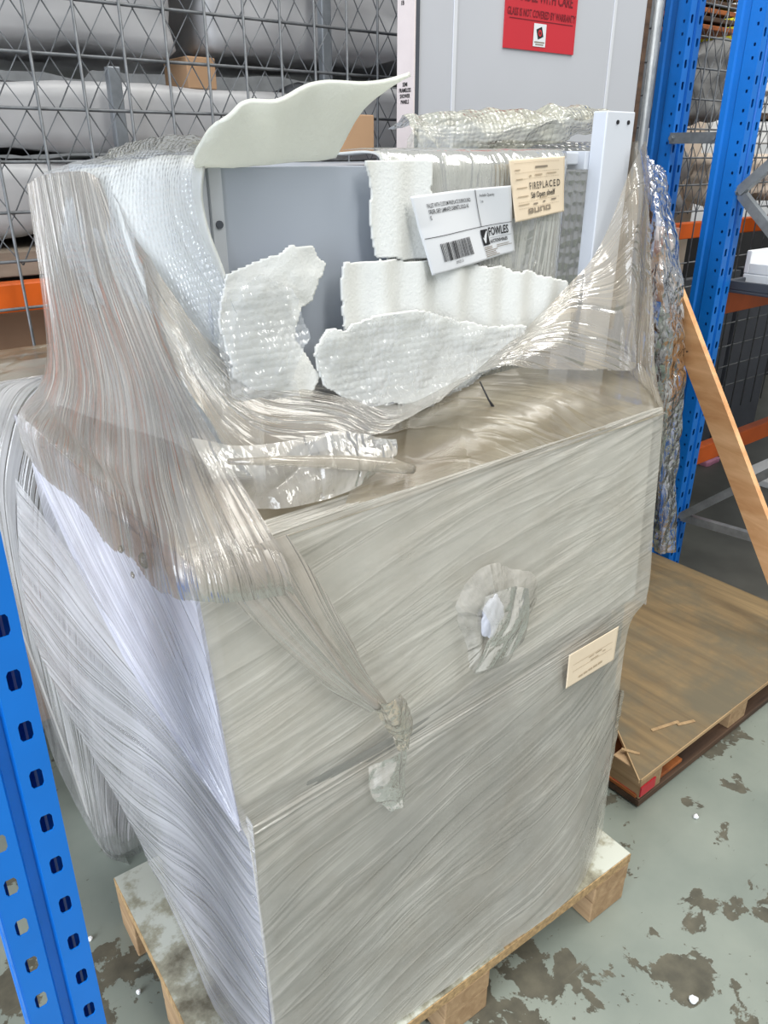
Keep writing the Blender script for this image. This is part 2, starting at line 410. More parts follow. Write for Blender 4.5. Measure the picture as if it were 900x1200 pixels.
M['chip'] = simple('chipboard_edge', (176, 146, 104), 0.85, 0, 0.22, 90, 0.3)
M['timber'] = wood('pale_pine', (184, 156, 118), (146, 118, 86), 0, 5, 16)
M['timber_y'] = wood('pale_pine_block', (178, 150, 116), (142, 114, 84), 1, 5, 16)
M['plank'] = wood('orange_pine_plank', (238, 190, 142), (206, 148, 98), 1, 5, 9)
M['dark_timber'] = wood('dark_old_timber', (96, 74, 58), (62, 48, 40), 0, 5, 16)
M['rust_timber'] = wood('rusty_stained_timber', (172, 104, 56), (128, 70, 40), 1, 5, 10)
M['ply'] = wood('weathered_plywood', (146, 124, 90), (106, 90, 68), 1, 4, 12, 0.75, (104, 98, 82))
M['shelf_wood'] = wood('greyed_shelf_board', (150, 138, 124), (112, 100, 88), 0, 4, 10)
M['white_wrap'] = simple('white_plastic_sheet', (168, 168, 170), 0.4, 0, 0.1, 4, 0.5, 0.5, 9)
M['black'] = simple('black_plastic', (34, 34, 36), 0.6)  # plain black for nail heads, tape end and backing board
M['darkgrey'] = simple('dark_grey_board', (72, 76, 84), 0.55, 0, 0.08, 6)
M['greycloth'] = simple('grey_tarpaulin', (122, 122, 122), 0.75, 0, 0.15, 7, 0.5, 0.3, 14)
M['yellow'] = simple('yellow_plastic', (226, 222, 40), 0.5)
M['mint'] = simple('mint_sheet', (168, 226, 208), 0.55)
M['orange_bright'] = simple('bright_orange_plastic', (255, 150, 40), 0.5)
M['beige'] = simple('beige_board', (216, 200, 184), 0.7, 0, 0.08, 6)
M['white'] = simple('white_board', (236, 238, 240), 0.5, 0, 0.02)
M['greenish'] = simple('pale_green_rubble_bag', (138, 158, 140), 0.7, 0, 0.4, 24, 0.4)
M['pink'] = simple('pink_plastic', (224, 150, 180), 0.5)
M['wall'] = simple('grey_warehouse_wall', (120, 122, 124), 0.8)

def mat_laminate_top():
    t = NT('scuffed_white_laminate'); v = t.coords()
    n = t.noise(v, 16, 6, 0.7); n2 = t.noise(v, 4.0, 3)
    f = t.math('ADD', t.math('MULTIPLY', n, 0.65), t.math('MULTIPLY', n2, 0.35))
    c = t.ramp(f, [(0.46, lin(196, 198, 186)), (0.53, lin(160, 157, 138)), (0.66, lin(104, 98, 82))])
    return t.done(t.bsdf(c, 0.45, 0, 0.4, t.bump(n, 0.1, 0.003)))
M['lam_top'] = mat_laminate_top()

def mat_floor():
    t = NT('worn_painted_concrete'); v = t.coords()
    n = t.noise(v, 7.0, 7, 0.62, 0.25); big = t.noise(v, 1.15, 2)
    pe = t.math('ADD', t.math('MULTIPLY', n, 0.72), t.math('MULTIPLY', big, 0.42))
    mask = t.ramp(pe, [(0.612, 0.0), (0.619, 1.0)])
    sp = t.noise(v, 46.0, 4, 0.6); spm = t.ramp(t.math('ADD', t.math('MULTIPLY', sp, 0.8), t.math('MULTIPLY', big, 0.3)), [(0.70, 0.0), (0.715, 0.9)])
    mask = t.math('MAXIMUM', mask, spm)
    paint = t.ramp(t.noise(v, 2.6, 5), [(0.3, lin(118, 126, 118)), (0.7, lin(140, 146, 136))])
    bare = t.ramp(t.noise(v, 22, 5), [(0.3, lin(72, 70, 60)), (0.7, lin(98, 94, 80))])
    c = t.mix(mask, paint, bare)
    scr = t.noise(t.coords('Object', (1, 16, 1), (0, 0, 0.6)), 6, 4)
    c = t.mix(t.ramp(scr, [(0.66, 0.0), (0.74, 0.35)]), c, lin(110, 112, 104))
    r = t.mix(mask, (0.38,) * 3 + (1,), (0.75,) * 3 + (1,))
    inv = t.math('SUBTRACT', 1.0, mask)
    return t.done(t.bsdf(c, r, 0, 0.45, t.bump(inv, 0.35, 0.003)))
M['floor'] = mat_floor()
M['bare'] = simple('rack_shade_concrete', (84, 85, 80), 0.4, 0, 0.2, 3, 0.05)  # dark tone carries the shade under the racks

F = {}
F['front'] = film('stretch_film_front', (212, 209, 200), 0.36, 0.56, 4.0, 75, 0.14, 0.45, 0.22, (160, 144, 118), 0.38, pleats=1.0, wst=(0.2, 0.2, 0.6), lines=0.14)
F['low'] = film('stretch_film_lower_shade', (150, 151, 147), 0.36, 0.56, 3.0, 55, 0.15, 0.4, 0.16, (160, 142, 118), 0.35, pleats=0.8, wst=(0.2, 0.2, 0.6), lines=0.2)  # darker tint than the front film, paints the shade lower down
F['side'] = film('stretch_film_side', (228, 228, 240), 0.30, 0.7, 3.0, 80, 0.13, 0.5, 0.4, pleats=0.7, wst=(0.35, 0.2, 0.45), lines=0.3)
F['top'] = film('dusty_stretch_film', (150, 139, 115), 0.34, 0.72, 4.0, 45, 0.28, 0.14, 0.2, (104, 84, 58), 0.85, pleats=0.8, wst=(0.25, 0.2, 0.55), lines=0.15)
F['cone'] = film('gathered_stretch_film', (186, 178, 168), 0.30, 0.70, 1.2, 100, 0.12, 0.5, 0.5, (146, 130, 114), 0.5, thresh=(0.36, 0.62), pleats=1.0, wst=(0.35, 0.25, 0.4), lines=0.3)
F['drape'] = film('loose_stretch_film', (184, 174, 158), 0.30, 0.62, 3.0, 60, 0.12, 0.5, 0.4, (146, 128, 104), 0.5, pleats=1.0, wst=(0.3, 0.25, 0.45), lines=0.3)
F['clear'] = film('clear_crumpled_film', (228, 224, 216), 0.2, 0.6, 9, 30, 0.1, 0.7, 0.7, crumple=18)
F['fan'] = film('taut_stretch_film', (214, 213, 216), 0.20, 0.72, 0.9, 75, 0.12, 0.6, 0.55, pleats=0.9)
F['bubble'] = film('bubble_film', (226, 230, 234), 0.12, 0.45, 9, 14, 0.12, 0.6, 0.5, cell=100, crumple=20)
F['bubblegrey'] = film('grey_bubble_film', (176, 176, 172), 0.35, 0.7, 20, 20, 0.14, 0.6, 0.7, cell=70)
F['bubble_gold'] = film('yellowed_bubble_film', (212, 212, 196), 0.3, 0.75, 12, 24, 0.1, 0.8, 0.6, (160, 152, 118), 0.6, cell=95, crumple=22)

# ================================================================== SETTING
fl = mesh_from('floor', [(-8, -8, 0), (14, -8, 0), (14, 10, 0), (-8, 10, 0)], [(0, 1, 2, 3)], M['floor']); tag(fl, kind='structure')
fb = box('floor_bay_shade', (2.69, 0.45, -0.05), (9, 5.5, 0.0015), M['bare']); tag(fb, kind='structure')  # thin dark slab, rack shade painted onto the bay floor
w = box('wall_back', (-8, 6.0, 0), (14, 6.15, 5.0), M['wall']); tag(w, kind='structure')

# ------------------------------------------------------------------ rack uprights
def hole_cell(V, Fc, o, ax, ay, w, h, hw, hh, cx=0.0, r=0.35, seg=8):
    """one rectangular cell w x h with an eight-sided opening hw x hh"""
    b = len(V)
    for sx, sy in ((-1, -1), (1, -1), (1, 1), (-1, 1)):
        V.append(o + ax * (sx * w / 2) + ay * (sy * h / 2))
    k = 1 - r
    for sx, sy in ((-k, -1), (k, -1), (1, -k), (1, k), (k, 1), (-k, 1), (-1, k), (-1, -k)):
        V.append(o + ax * (cx + sx * hw / 2) + ay * (sy * hh / 2))
    i = lambda j: b + 4 + j
    Fc += [(b, b + 1, i(1), i(0)), (b + 1, i(2), i(1)), (b + 1, b + 2, i(3), i(2)), (b + 2, i(4), i(3)),
           (b + 2, b + 3, i(5), i(4)), (b + 3, i(6), i(5)), (b + 3, b, i(7), i(6)), (b, i(0), i(7))]

def upright(name, x, y, z1, parent=None, w=0.085, d=0.10, pitch=0.0675, z0=0.012, zoff=0.0, big=(0.014, 0.026), side_pair=True):
    """perforated channel: front face towards -Y with a fold down its middle, two sides, return lips"""
    root = empty(name, (x, y, 0))
    ux, uy, uz = Vector((1, 0, 0)), Vector((0, 1, 0)), Vector((0, 0, 1))
    def strip(nm, o, axis, cw, hw, hh, step, cx=0.0, off=0.0, inward=None):
        V = []; Fc = []; n = int((z1 - z0) / step)
        for i in range(n):
            hole_cell(V, Fc, o + uz * (z0 + (i + .5) * step + off), axis, uz, cw, step, hw, hh, cx)
        ob = mesh_from(nm, V, Fc, M['blue'], root)
        md = ob.modifiers.new('sheet', 'SOLIDIFY'); md.thickness = 0.0022; md.offset = 0
        return ob
    hw = w * 0.40
    strip('face_strip', Vector((hw / 2, 0, 0)), ux, hw, big[0], big[1], pitch, 0.0, zoff)
    strip('face_strip', Vector((w - hw / 2, 0, 0)), ux, hw, big[0], big[1], pitch, 0.0, zoff + pitch * 0.0)
    g0, g1 = hw, w - hw
    bm = bmesh.new()
    prof = [(g0, 0), (g0 + 0.003, 0.009), (g1 - 0.003, 0.009), (g1, 0)]
    vs = [[bm.verts.new((px, py, zz)) for px, py in prof] for zz in (z0, z1)]
    for i in range(3): bm.faces.new((vs[0][i], vs[0][i + 1], vs[1][i + 1], vs[1][i]))
    g = bm_obj('fold', bm, M['blue'], root); g.modifiers.new('sheet', 'SOLIDIFY').thickness = 0.002
    for sx in (0, w):
        # side wall: plain web with a shallow raised rib, then a strip of paired bolt holes
        bm = bmesh.new(); s = -1 if sx == 0 else 1
        prof = [(sx, 0.034), (sx, 0.048), (sx - s * 0.006, 0.054), (sx - s * 0.006, 0.076), (sx, 0.082), (sx, d)]
        vs = [[bm.verts.new((px, py, zz)) for px, py in prof] for zz in (z0, z1)]
        for i in range(len(prof) - 1): bm.faces.new((vs[0][i], vs[0][i + 1], vs[1][i + 1], vs[1][i]))
        g = bm_obj('side_web', bm, M['blue'], root); g.modifiers.new('sheet', 'SOLIDIFY').thickness = 0.002
        V = []; Fc = []; step = 0.095; n = int((z1 - z0) / step)
        for i in range(n):
            for dz, ch in ((-0.0285, 0.038), (0.0095, 0.038), (0.038, 0.019)):
                o = Vector((sx, 0.017, z0 + (i + .5) * step + dz))
                if ch > 0.03: hole_cell(V, Fc, o, uy, uz, 0.034, ch, 0.008, 0.010)
                else:
                    b = len(V); V += [o - uy * .017 - uz * ch / 2, o + uy * .017 - uz * ch / 2, o + uy * .017 + uz * ch / 2, o - uy * .017 + uz * ch / 2]
                    Fc.append((b, b + 1, b + 2, b + 3))
        ob = mesh_from('side_strip', V, Fc, M['blue'], root); ob.modifiers.new('sheet', 'SOLIDIFY').thickness = 0.002
        box('return_lip', (min(sx, sx - s * 0.02), d - 0.002, z0), (max(sx, sx - s * 0.02), d, z1), M['blue'], root)
    box('foot_plate', (-0.02, -0.02, 0), (w + 0.02, d + 0.02, 0.012), M['blue'], root)
    return root

u1 = upright('rack_upright', 0.013, 0.76, 2.4, zoff=0.022)
u1.rotation_euler = (0, math.radians(0.9), 0)
tag(u1, 'blue perforated rack upright close up in the bottom left corner', 'rack upright', 'blue rack uprights')
u2 = upright('rack_upright', 2.72, 1.52, 2.6)
tag(u2, 'blue rack upright at the right with two diagonal grey braces bolted on', 'rack upright', 'blue rack uprights')
u3 = upright('rack_upright', 2.74, 1.805, 2.6)
tag(u3, 'blue rack upright next to the tall white carton and grey pipe', 'rack upright', 'blue rack uprights')

def bar(name, a, b, w, t, m, parent=None, side=Vector((1, 0, 0)), lip=0.0):
    """flat or C-shaped bar from a to b; w across, t thick; lip gives channel flanges"""
    a, b = Vector(a), Vector(b); d = (b - a); L = d.length; d.normalize()
    n = side.normalized(); c = d.cross(n).normalized()
    bm = bmesh.new()
    def bx(c0, c1, n0, n1):
        P = []
        for q in (a, b):
            P += [q + c * c0 + n * n0, q + c * c1 + n * n0, q + c * c1 + n * n1, q + c * c0 + n * n1]
        v = [bm.verts.new(p) for p in P]
        for f in ((0, 1, 2, 3), (4, 7, 6, 5), (0, 4, 5, 1), (1, 5, 6, 2), (2, 6, 7, 3), (3, 7, 4, 0)):
            bm.faces.new([v[i] for i in f])
    bx(-w / 2, w / 2, -t / 2, t / 2)
    if lip:
        bx(-w / 2, -w / 2 + t, t / 2, lip); bx(w / 2 - t, w / 2, t / 2, lip)
    bmesh.ops.recalc_face_normals(bm, faces=bm.faces[:])
    return bm_obj(name, bm, m, parent)

def bolt(name, p, parent):
    bm = bmesh.new()
    bmesh.ops.create_cone(bm, cap_ends=True, segments=6, radius1=0.009, radius2=0.009, depth=0.008,
                          matrix=Matrix.Translation(p) @ Matrix.Rotation(PI / 2, 4, 'Y'))
    bmesh.ops.create_cone(bm, cap_ends=True, segments=12, radius1=0.012, radius2=0.012, depth=0.003,
                          matrix=Matrix.Translation((p[0] + 0.004, p[1], p[2])) @ Matrix.Rotation(PI / 2, 4, 'Y'))
    return bm_obj(name, bm, M['galv'], parent)

def brace(a, b, label):
    r = empty('rack_brace', a); o = Vector(a)
    bar('channel', Vector((0, 0, 0)), Vector(b) - o, 0.032, 0.003, M['galv'], r, Vector((1, 0, 0)), 0.026)
    bolt('bolt', (-0.008, 0.012, 0.0), r)
    tag(r, label, 'rack brace', 'grey braces of the right rack frame')
brace((2.735, 1.515, 1.53), (2.735, 0.80, 2.20), 'grey channel brace rising to the right from the bolt on the upright')
brace((2.748, 1.515, 1.525), (2.748, 0.80, 0.90), 'grey channel brace falling to the right from the bolt on the upright')
brace((2.735, 1.515, 0.285), (2.735, 0.80, 0.96), 'low grey brace rising to the right just above the floor')
brace((2.748, 1.515, 0.28), (2.748, 0.80, 0.34), 'low grey brace running to the right near the floor behind the wooden pallet')
r = empty('row_spacer', (2.73, 1.618, 1.70))
bar('channel', (0, 0, 0), (0, 0.19, 0), 0.036, 0.003, M['galv'], r, Vector((1, 0, 0)), 0.03)
bolt('bolt', (-0.008, 0.012, 0), r); bolt('bolt', (-0.008, 0.18, 0), r)
tag(r, 'short grey spacer bar joining the two blue uprights', 'spacer bar')
pp = tube('steel_pipe', [(2.63, 1.862, 0.0), (2.63, 1.862, 2.6)], 0.024, M['galv'], sides=14)
tag(pp, 'round grey steel pipe standing between white carton and blue upright', 'pipe')

# beams
def beam(x0, x1, y, z0, z1, label):
    b = empty('rack_beam', (x0, y, z0))
    box('beam_body', (0, 0, 0), (x1 - x0, 0.045, z1 - z0), M['orange'], b, 0.004)
    box('beam_step', (0, 0.045, 0), (x1 - x0, 0.06, (z1 - z0) * 0.6), M['orange'], b, 0.002)
    tag(b, label, 'rack beam', 'orange rack beams')
beam(-1.5, 2.73, 1.90, 1.325, 1.388, 'orange beam behind the mesh at the left above brown sheets')
beam(2.83, 6.5, 1.90, 1.325, 1.388, 'orange beam behind the mesh to the right of the blue uprights')
beam(2.84, 6.5, 1.60, 1.075, 1.165, 'orange beam carrying the dark grey tray at the right')
beam(2.84, 6.5, 1.62, 0.42, 0.50, 'low orange beam under the mesh at the right')

# ------------------------------------------------------------------ mesh fence
def fence(x0, x1, y, zs, xs0, z_link0, z_top, zlow, label):
    f = empty('mesh_panel', (x0, y, 0))
    tag(f, label, 'mesh panel', 'galvanised mesh panels on the racks')
    rv = 0.0032
    me = None
    x = xs0
    while x < x1:
        if x > x0:
            if me is None:
                o = tube('vertical_wire', [(0, 0, zlow), (0, 0, z_top)], rv, M['wire'], f, 6); me = o.data
            else:
                o = link('vertical_wire', me, None, f)
            o.location = (x - x0, -0.004, 0)
        x += 0.0975
    for z in zs:
        tube('horizontal_wire', [(0, 0.003, z), (x1 - x0, 0.003, z)], 0.0035, M['wire'], f, 6)
    W, H = 0.0315, 0.100
    nseg = int((z_top - z_link0) / (H / 2))
    me = None; k = 0
    n = min(int((x1 - x0) / W), 130)
    for k in range(n):
        if me is None:
            pts = []
            for i in range(nseg + 1):
                s = 1 if i % 2 else -1
                pts.append((s * W / 2 * 1.0, 0.008 + (0.0022 if i % 2 else -0.0022), z_link0 + i * H / 2))
            o = tube('chain_wire', pts, 0.0017, M['wire'], f, 4, smooth=False); me = o.data
        else:
            o = link('chain_wire', me, None, f)
        o.location = (k * W + W / 2, 0.004, 0); o.scale = (1 if k % 2 else -1, 1, 1)
    return f
fence(-0.9, 2.59, 1.845, [2.134, 2.034, 1.934, 1.834, 1.734, 1.634, 1.537, 1.439, 1.341, 1.239, 1.139, 1.039, 0.939], -0.9 + 0.0745, 1.43, 2.25, 0.1,
      'mesh panel of wires and diamond chain link at the left behind the load')
fence(2.84, 6.4, 1.845, [2.334, 2.234, 2.134, 2.034, 1.934, 1.834, 1.734, 1.634, 1.537, 1.439, 1.239, 1.139, 1.039, 0.939, 0.83, 0.73, 0.63], 2.84, 1.43, 2.5, 0.5,
      'mesh panel of wires and diamond chain link at the right past the blue uprights')

# ------------------------------------------------------------------ goods behind the left mesh
def bundle(name, lo, hi, m, label, group, seed, sag=0.02, cat='wrapped bundle'):
    """soft plastic covered bundle: rounded box with folds"""
    bm = bmesh.new(); bm_box(bm, lo, hi)
    bmesh.ops.bevel(bm, geom=bm.edges[:], offset=min(0.035, (hi[2] - lo[2]) * .25), segments=3, profile=0.6, affect='EDGES')
    bmesh.ops.subdivide_edges(bm, edges=[e for e in bm.edges if e.calc_length() > 0.12], cuts=14, use_grid_fill=True)
    bm.normal_update()
    P = np.array([v.co[:] for v in bm.verts]); N = np.array([v.normal[:] for v in bm.verts])
    d = (fbm(P[:, 0] * 7 + seed * 5, P[:, 2] * 5 + P[:, 1] * 6, 3) - .5) * sag * 2 + (ridge(P[:, 0] * 9 + P[:, 2] * 6 + seed, P[:, 2] * 14) - .4) * sag * 0.5
    for v, dd, nn in zip(bm.verts, d, N): v.co = v.co + Vector(nn) * float(dd)
    o = bm_obj(name, bm, m, None, True)
    tag(o, label, cat, group)
    return o
gW = 'white wrapped bundles behind the left mesh'
bundle('wrapped_bundle', (-0.6, 2.05, 1.87), (0.95, 2.75, 2.40), M['white_wrap'], 'white plastic wrapped bundle above the dark gap at the far left', gW, 1, 0.03)
bundle('wrapped_bundle', (1.05, 2.05, 1.89), (2.55, 2.75, 2.40), M['white_wrap'], 'white plastic wrapped bundle above the dark gap beside the white carton', gW, 2, 0.03)
bundle('wrapped_bundle', (-0.6, 2.03, 1.66), (1.28, 2.75, 1.80), M['white_wrap'], 'white plastic wrapped bundle right under the dark gap, upper of two layers', gW, 3, 0.02)
bundle('wrapped_bundle', (-0.6, 2.01, 1.478), (1.25, 2.75, 1.628), M['white_wrap'], 'white plastic wrapped bundle on the shelf board, lower of two layers', gW, 4, 0.025)
bundle('wrapped_bundle', (1.36, 2.03, 1.48), (2.6, 2.75, 1.82), M['white_wrap'], 'white plastic wrapped bundle seen right behind the raised foam flap', gW, 5, 0.025)
for i, (x, lab) in enumerate(((0.98, 'brown timber spacer block in the gap above the foam flap'), (0.2, 'brown timber spacer block in the gap at the far left'), (1.9, 'brown timber spacer block in the gap behind the carton'))):
    o = box('spacer_block', (x, 2.06, 1.80 if i == 0 else 1.82), (x + 0.08, 2.2, 1.872), M['timber_y'] if i else M['kraft'], None, 0.003)
    tag(o, lab, 'timber block', 'timber blocks between the bundles')
for i, (x, lab) in enumerate(((0.74, 'thin grey steel post behind the mesh at the upper left'), (1.33, 'thin grey steel post behind the mesh above the foam flap'))):
    o = box('steel_post', (x, 1.965, 1.45), (x + 0.03, 1.99, 2.45 if i else 1.83), M['galv'], None, 0.003)
    tag(o, lab, 'steel post', 'thin posts behind the mesh')
o = box('shelf_board', (-1.2, 1.97, 1.392), (2.7, 2.9, 1.448), M['shelf_wood'], None, 0.003); tag(o, 'greyed timber shelf board above the orange beam at the left', 'shelf board')
for i in range(4):
    z = 1.16 - i * 0.30
    o = box('board_pack', (-1.0, 1.98 + 0.01 * (i % 2), z - 0.1), (2.5, 2.8, z + 0.155), M['kraft_dark'], None, 0.006)
    tag(o, ['brown sheet pack directly under the left orange beam', 'brown sheet pack second below the left orange beam', 'brown sheet pack third below the left orange beam', 'brown sheet pack lowest behind the left mesh'][i], 'board pack', 'brown sheet packs behind the left mesh')

# ------------------------------------------------------------------ tall white carton with red sign
ct = empty('tall_carton', (1.357, 1.62, 0))
tag(ct, 'tall flat white carton with a red sign standing behind the load', 'carton')
box('carton_body', (0.004, 0.004, 0), (0.888, 0.064, 2.35), M['carton'], ct, 0.002)
box('side_panel', (0, 0.001, 0.002), (0.004, 0.065, 2.348), M['carton_side'], ct)
box('edge_strip', (0.004, 0.0005, 0.002), (0.016, 0.0045, 2.348), M['darkgrey'], ct)
for x in (0.125, 0.735):
    box('crease_strip', (x, 0.0015, 0.01), (x + 0.012, 0.0045, 2.34), M['crease'], ct, 0.001)
box('edge_strip', (0.888, 0.0, 0.0), (0.905, 0.064, 2.35), M['dark_timber'], ct, 0.001)

def text_mesh(name, s, size, m, parent, mapper, bold=0.0, xscale=1.0, align='LEFT', space=1.0):
    """flat lettering; mapper turns (x, y) into a point"""
    cu = bpy.data.curves.new(name, 'FONT'); cu.body = s; cu.size = size; cu.align_x = align
    cu.offset = bold; cu.space_character = space; cu.resolution_u = 2
    tmp = bpy.data.objects.new(name, cu); col.objects.link(tmp)
    dg = bpy.context.evaluated_depsgraph_get(); dg.update()
    me = bpy.data.meshes.new_from_object(tmp.evaluated_get(dg))
    bpy.data.objects.remove(tmp); bpy.data.curves.remove(cu)
    me.materials.clear()
    for v in me.vertices:
        v.co = mapper(v.co.x * xscale, v.co.y)
    me.name = name
    return link(name, me, m, parent)
def rect_print(name, rects, m, parent, mapper):
    V = []; Fc = []; cut = []
    for x0, y0, x1, y1 in rects:
        nx = max(1, int(abs(x1 - x0) / 0.0625)); ny = max(1, int(abs(y1 - y0) / 0.0625))
        for a in range(nx):
            for b in range(ny):
                cut.append((x0 + (x1 - x0) * a / nx, y0 + (y1 - y0) * b / ny, x0 + (x1 - x0) * (a + 1) / nx, y0 + (y1 - y0) * (b + 1) / ny))
    rects = cut
    for x0, y0, x1, y1 in rects:
        b = len(V); V += [mapper(x0, y0), mapper(x1, y0), mapper(x1, y1), mapper(x0, y1)]; Fc.append((b, b + 1, b + 2, b + 3))
    return mesh_from(name, V, Fc, m, parent)

sg = box('red_sign', (1.655 - 1.357, -0.0005, 1.897), (1.930 - 1.357, 0.0035, 2.22), M['red'], ct)
sm = lambda x, y: Vector((1.655 - 1.357 + x, -0.0012, 1.897 + y))
text_mesh('sign_text', 'HANDLE WITH CARE', 0.034, M['darkred'], sg, lambda x, y: sm(0.138 + x, 0.108 + y), 0.0006, 0.72, 'CENTER')
text_mesh('sign_text', 'GLASS IS NOT COVERED BY WARRANTY', 0.024, M['darkred'], sg, lambda x, y: sm(0.138 + x, 0.074 + y), 0.0004, 0.60, 'CENTER')
rect_print('underline', [(0.015, 0.0665, 0.262, 0.0685)], M['darkred'], sg, sm)
rect_print('logo_panel', [(0.108, 0.010, 0.156, 0.062)], M['paper'], sg, lambda x, y: sm(x, y) + Vector((0, -0.0004, 0)))
def lm(x, y, a=0.35):
    return Vector((1.655 - 1.357 + 0.132 + x * math.cos(a) - y * math.sin(a), -0.0020, 1.897 + 0.041 + x * math.sin(a) + y * math.cos(a)))
rect_print('logo_square', [(-0.011, -0.012, 0.011, 0.012)], M['ink'], sg, lm)
V = [lm(0.007 * math.cos(k * PI / 6), 0.008 * math.sin(k * PI / 6)) + Vector((0, -0.0004, 0)) for k in range(12)]
mesh_from('logo_ring', V, [tuple(range(12))], M['red'], sg)
V = [lm(0.0028 * math.cos(k * PI / 6), 0.0038 * math.sin(k * PI / 6)) + Vector((0, -0.0008, 0)) for k in range(12)]
mesh_from('logo_centre', V, [tuple(range(12))], M['ink'], sg)
rect_print('logo_lines', [(0.113, 0.0185, 0.152, 0.0215), (0.117, 0.0135, 0.148, 0.016)], M['greyink'], sg, lambda x, y: sm(x, y) + Vector((0, -0.0008, 0)))
smp = lambda x, y: Vector((-0.0012, 0.033 - x, 1.762 + y))
for i, s in enumerate(('SEMI', 'FRAMELESS', 'SHOWER', 'PANELS')):
    text_mesh('side_text', s, 0.0125, M['ink'], ct, lambda x, y, i=i: smp(x, 0.036 - i * 0.0125 + y), 0.0003, 0.74, 'CENTER')
text_mesh('side_text', '1B', 0.013, M['ink'], ct, lambda x, y: smp(x - .012, 0.205 + y), 0.0003, 0.9, 'CENTER')

# ================================================================== PALLET UNDER THE LOAD
pl = empty('load_pallet', (0.254, 0.703, 0), math.radians(-1.9))
tag(pl, 'timber pallet with scuffed white board top under the wrapped load', 'pallet')
LX, LY = 1.012, 0.655
dk = box('deck_board', (0, 0, 0.122), (LX, LY, 0.1485), M['chip'], pl, 0.001)
box('white_facing', (0.002, 0.002, 0.1485), (0.60, LY - 0.002, 0.1505), M['lam_top'], pl)
box('white_facing', (0.66, 0.002, 0.1485), (LX - 0.002, LY - 0.002, 0.1505), M['lam_top'], pl)
for x in (0.0, 0.44, 0.87):
    for y in (0.0, 0.27, 0.545):
        if x == 0.0 and y == 0.0 or True:
            bx0 = x + (0.02 if x > 0.8 else 0)
            b = box('block', (bx0, y, 0.068), (bx0 + 0.12, y + 0.11, 0.122), M['timber_y'], pl, 0.003)
            box('lower_block', (bx0, y + 0.002, 0.0), (bx0 + 0.12, y + 0.108, 0.066), M['timber_y'], pl, 0.003)
for p in ((0.93, 0.35), (0.86, 0.10), (0.95, 0.12)):
    bm = bmesh.new(); bmesh.ops.create_cone(bm, cap_ends=True, segments=8, radius1=0.004, radius2=0.004, depth=0.002, matrix=Matrix.Translation((p[0], p[1], 0.1512)))
    bm_obj('nail_head', bm, M['black'], pl)

# ================================================================== LOWER CARTON
def prism(name, foot, z0, z1, m, parent, foot_top=None, bev=0.012):
    bm = bmesh.new(); ft = foot_top or foot
    a = [bm.verts.new((x, y, z0)) for x, y in foot]; b = [bm.verts.new((x, y, z1)) for x, y in ft]
    n = len(foot)
    bm.faces.new(a[::-1]); bm.faces.new(b)
    for i in range(n): bm.faces.new((a[i], a[(i + 1) % n], b[(i + 1) % n], b[i]))
    bmesh.ops.recalc_face_normals(bm, faces=bm.faces[:])
    bmesh.ops.bevel(bm, geom=bm.edges[:], offset=bev, segments=2, profile=0.5, affect='EDGES')
    return bm_obj(name, bm, m, parent)

lc = empty('wrapped_carton', (0.354, 0.729, 0.151))
tag(lc, 'tall grey-white film wrapped carton standing on the pallet, lowest of the stack', 'carton')
off = Vector((0.354, 0.729, 0.151))
def rel(pts, o): return [[tuple(Vector(p) - o) for p in r] for r in pts]
A, B, Cc, D, E_ = (0.352, 0.741), (1.012, 0.692), (1.214, 0.757), (1.20, 1.235), (0.352, 1.235)
ft = [(0.345, 0.757), (1.02, 0.770), (1.21, 0.775), (1.20, 1.235), (0.345, 1.235)]
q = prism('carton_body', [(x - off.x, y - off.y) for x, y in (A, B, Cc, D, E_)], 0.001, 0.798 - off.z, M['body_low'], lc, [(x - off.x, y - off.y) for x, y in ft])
def lerp(a, b, t): return tuple(a[i] + (b[i] - a[i]) * t for i in range(len(a)))
def wall(bot, top, zb, zt, n):
    """rows along the bottom line, columns from top to bottom"""
    R = []
    for (b, t) in zip(bot, top):
        R.append([(*lerp(t, b, k / (n - 1)), zt + (zb - zt) * k / (n - 1)) for k in range(n)])
    return R
sa = (0.346, 0.731)
front_bot = [sa, (0.58, 0.710), (0.82, 0.693), (1.017, 0.678), (1.13, 0.705), (1.229, 0.746)]
front_top = [(0.337, 0.744), (0.56, 0.742), (0.80, 0.744), (1.02, 0.748), (1.14, 0.752), (1.225, 0.762)]
def d_low(s, t):
    return 0.0022 * (ridge(t * 26, s * 1.6) - .3) + 0.0012 * (ridge(t * 70 + 9, s * 3) - .3) + 0.006 * (fbm(s * 6, t * 7) - .5)
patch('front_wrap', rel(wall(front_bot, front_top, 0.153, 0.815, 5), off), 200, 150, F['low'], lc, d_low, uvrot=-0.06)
side_bot = [(0.356, 1.235), (0.350, 1.07), (0.347, 0.90), sa]
side_top = [(0.345, 1.24), (0.34, 1.07), (0.338, 0.90), (0.337, 0.744)]
patch('side_wrap', rel(wall(side_bot, side_top, 0.153, 0.81, 4), off), 90, 120, F['side'], lc, d_low, uvrot=0.5)
tube('corner_fold', rel([[(0.345, 0.729, 0.155), (0.343, 0.731, 0.4), (0.340, 0.736, 0.62), (0.336, 0.741, 0.80)]], off)[0], [0.0018] * 4, F['side'], lc, 6)
end_bot = [(1.229, 0.746), (1.232, 1.0), (1.21, 1.24)]
end_top = [(1.225, 0.762), (1.228, 1.0), (1.21, 1.24)]
patch('end_wrap', rel(wall(end_bot, end_top, 0.153, 0.80, 4), off), 60, 60, F['low'], lc, d_low)
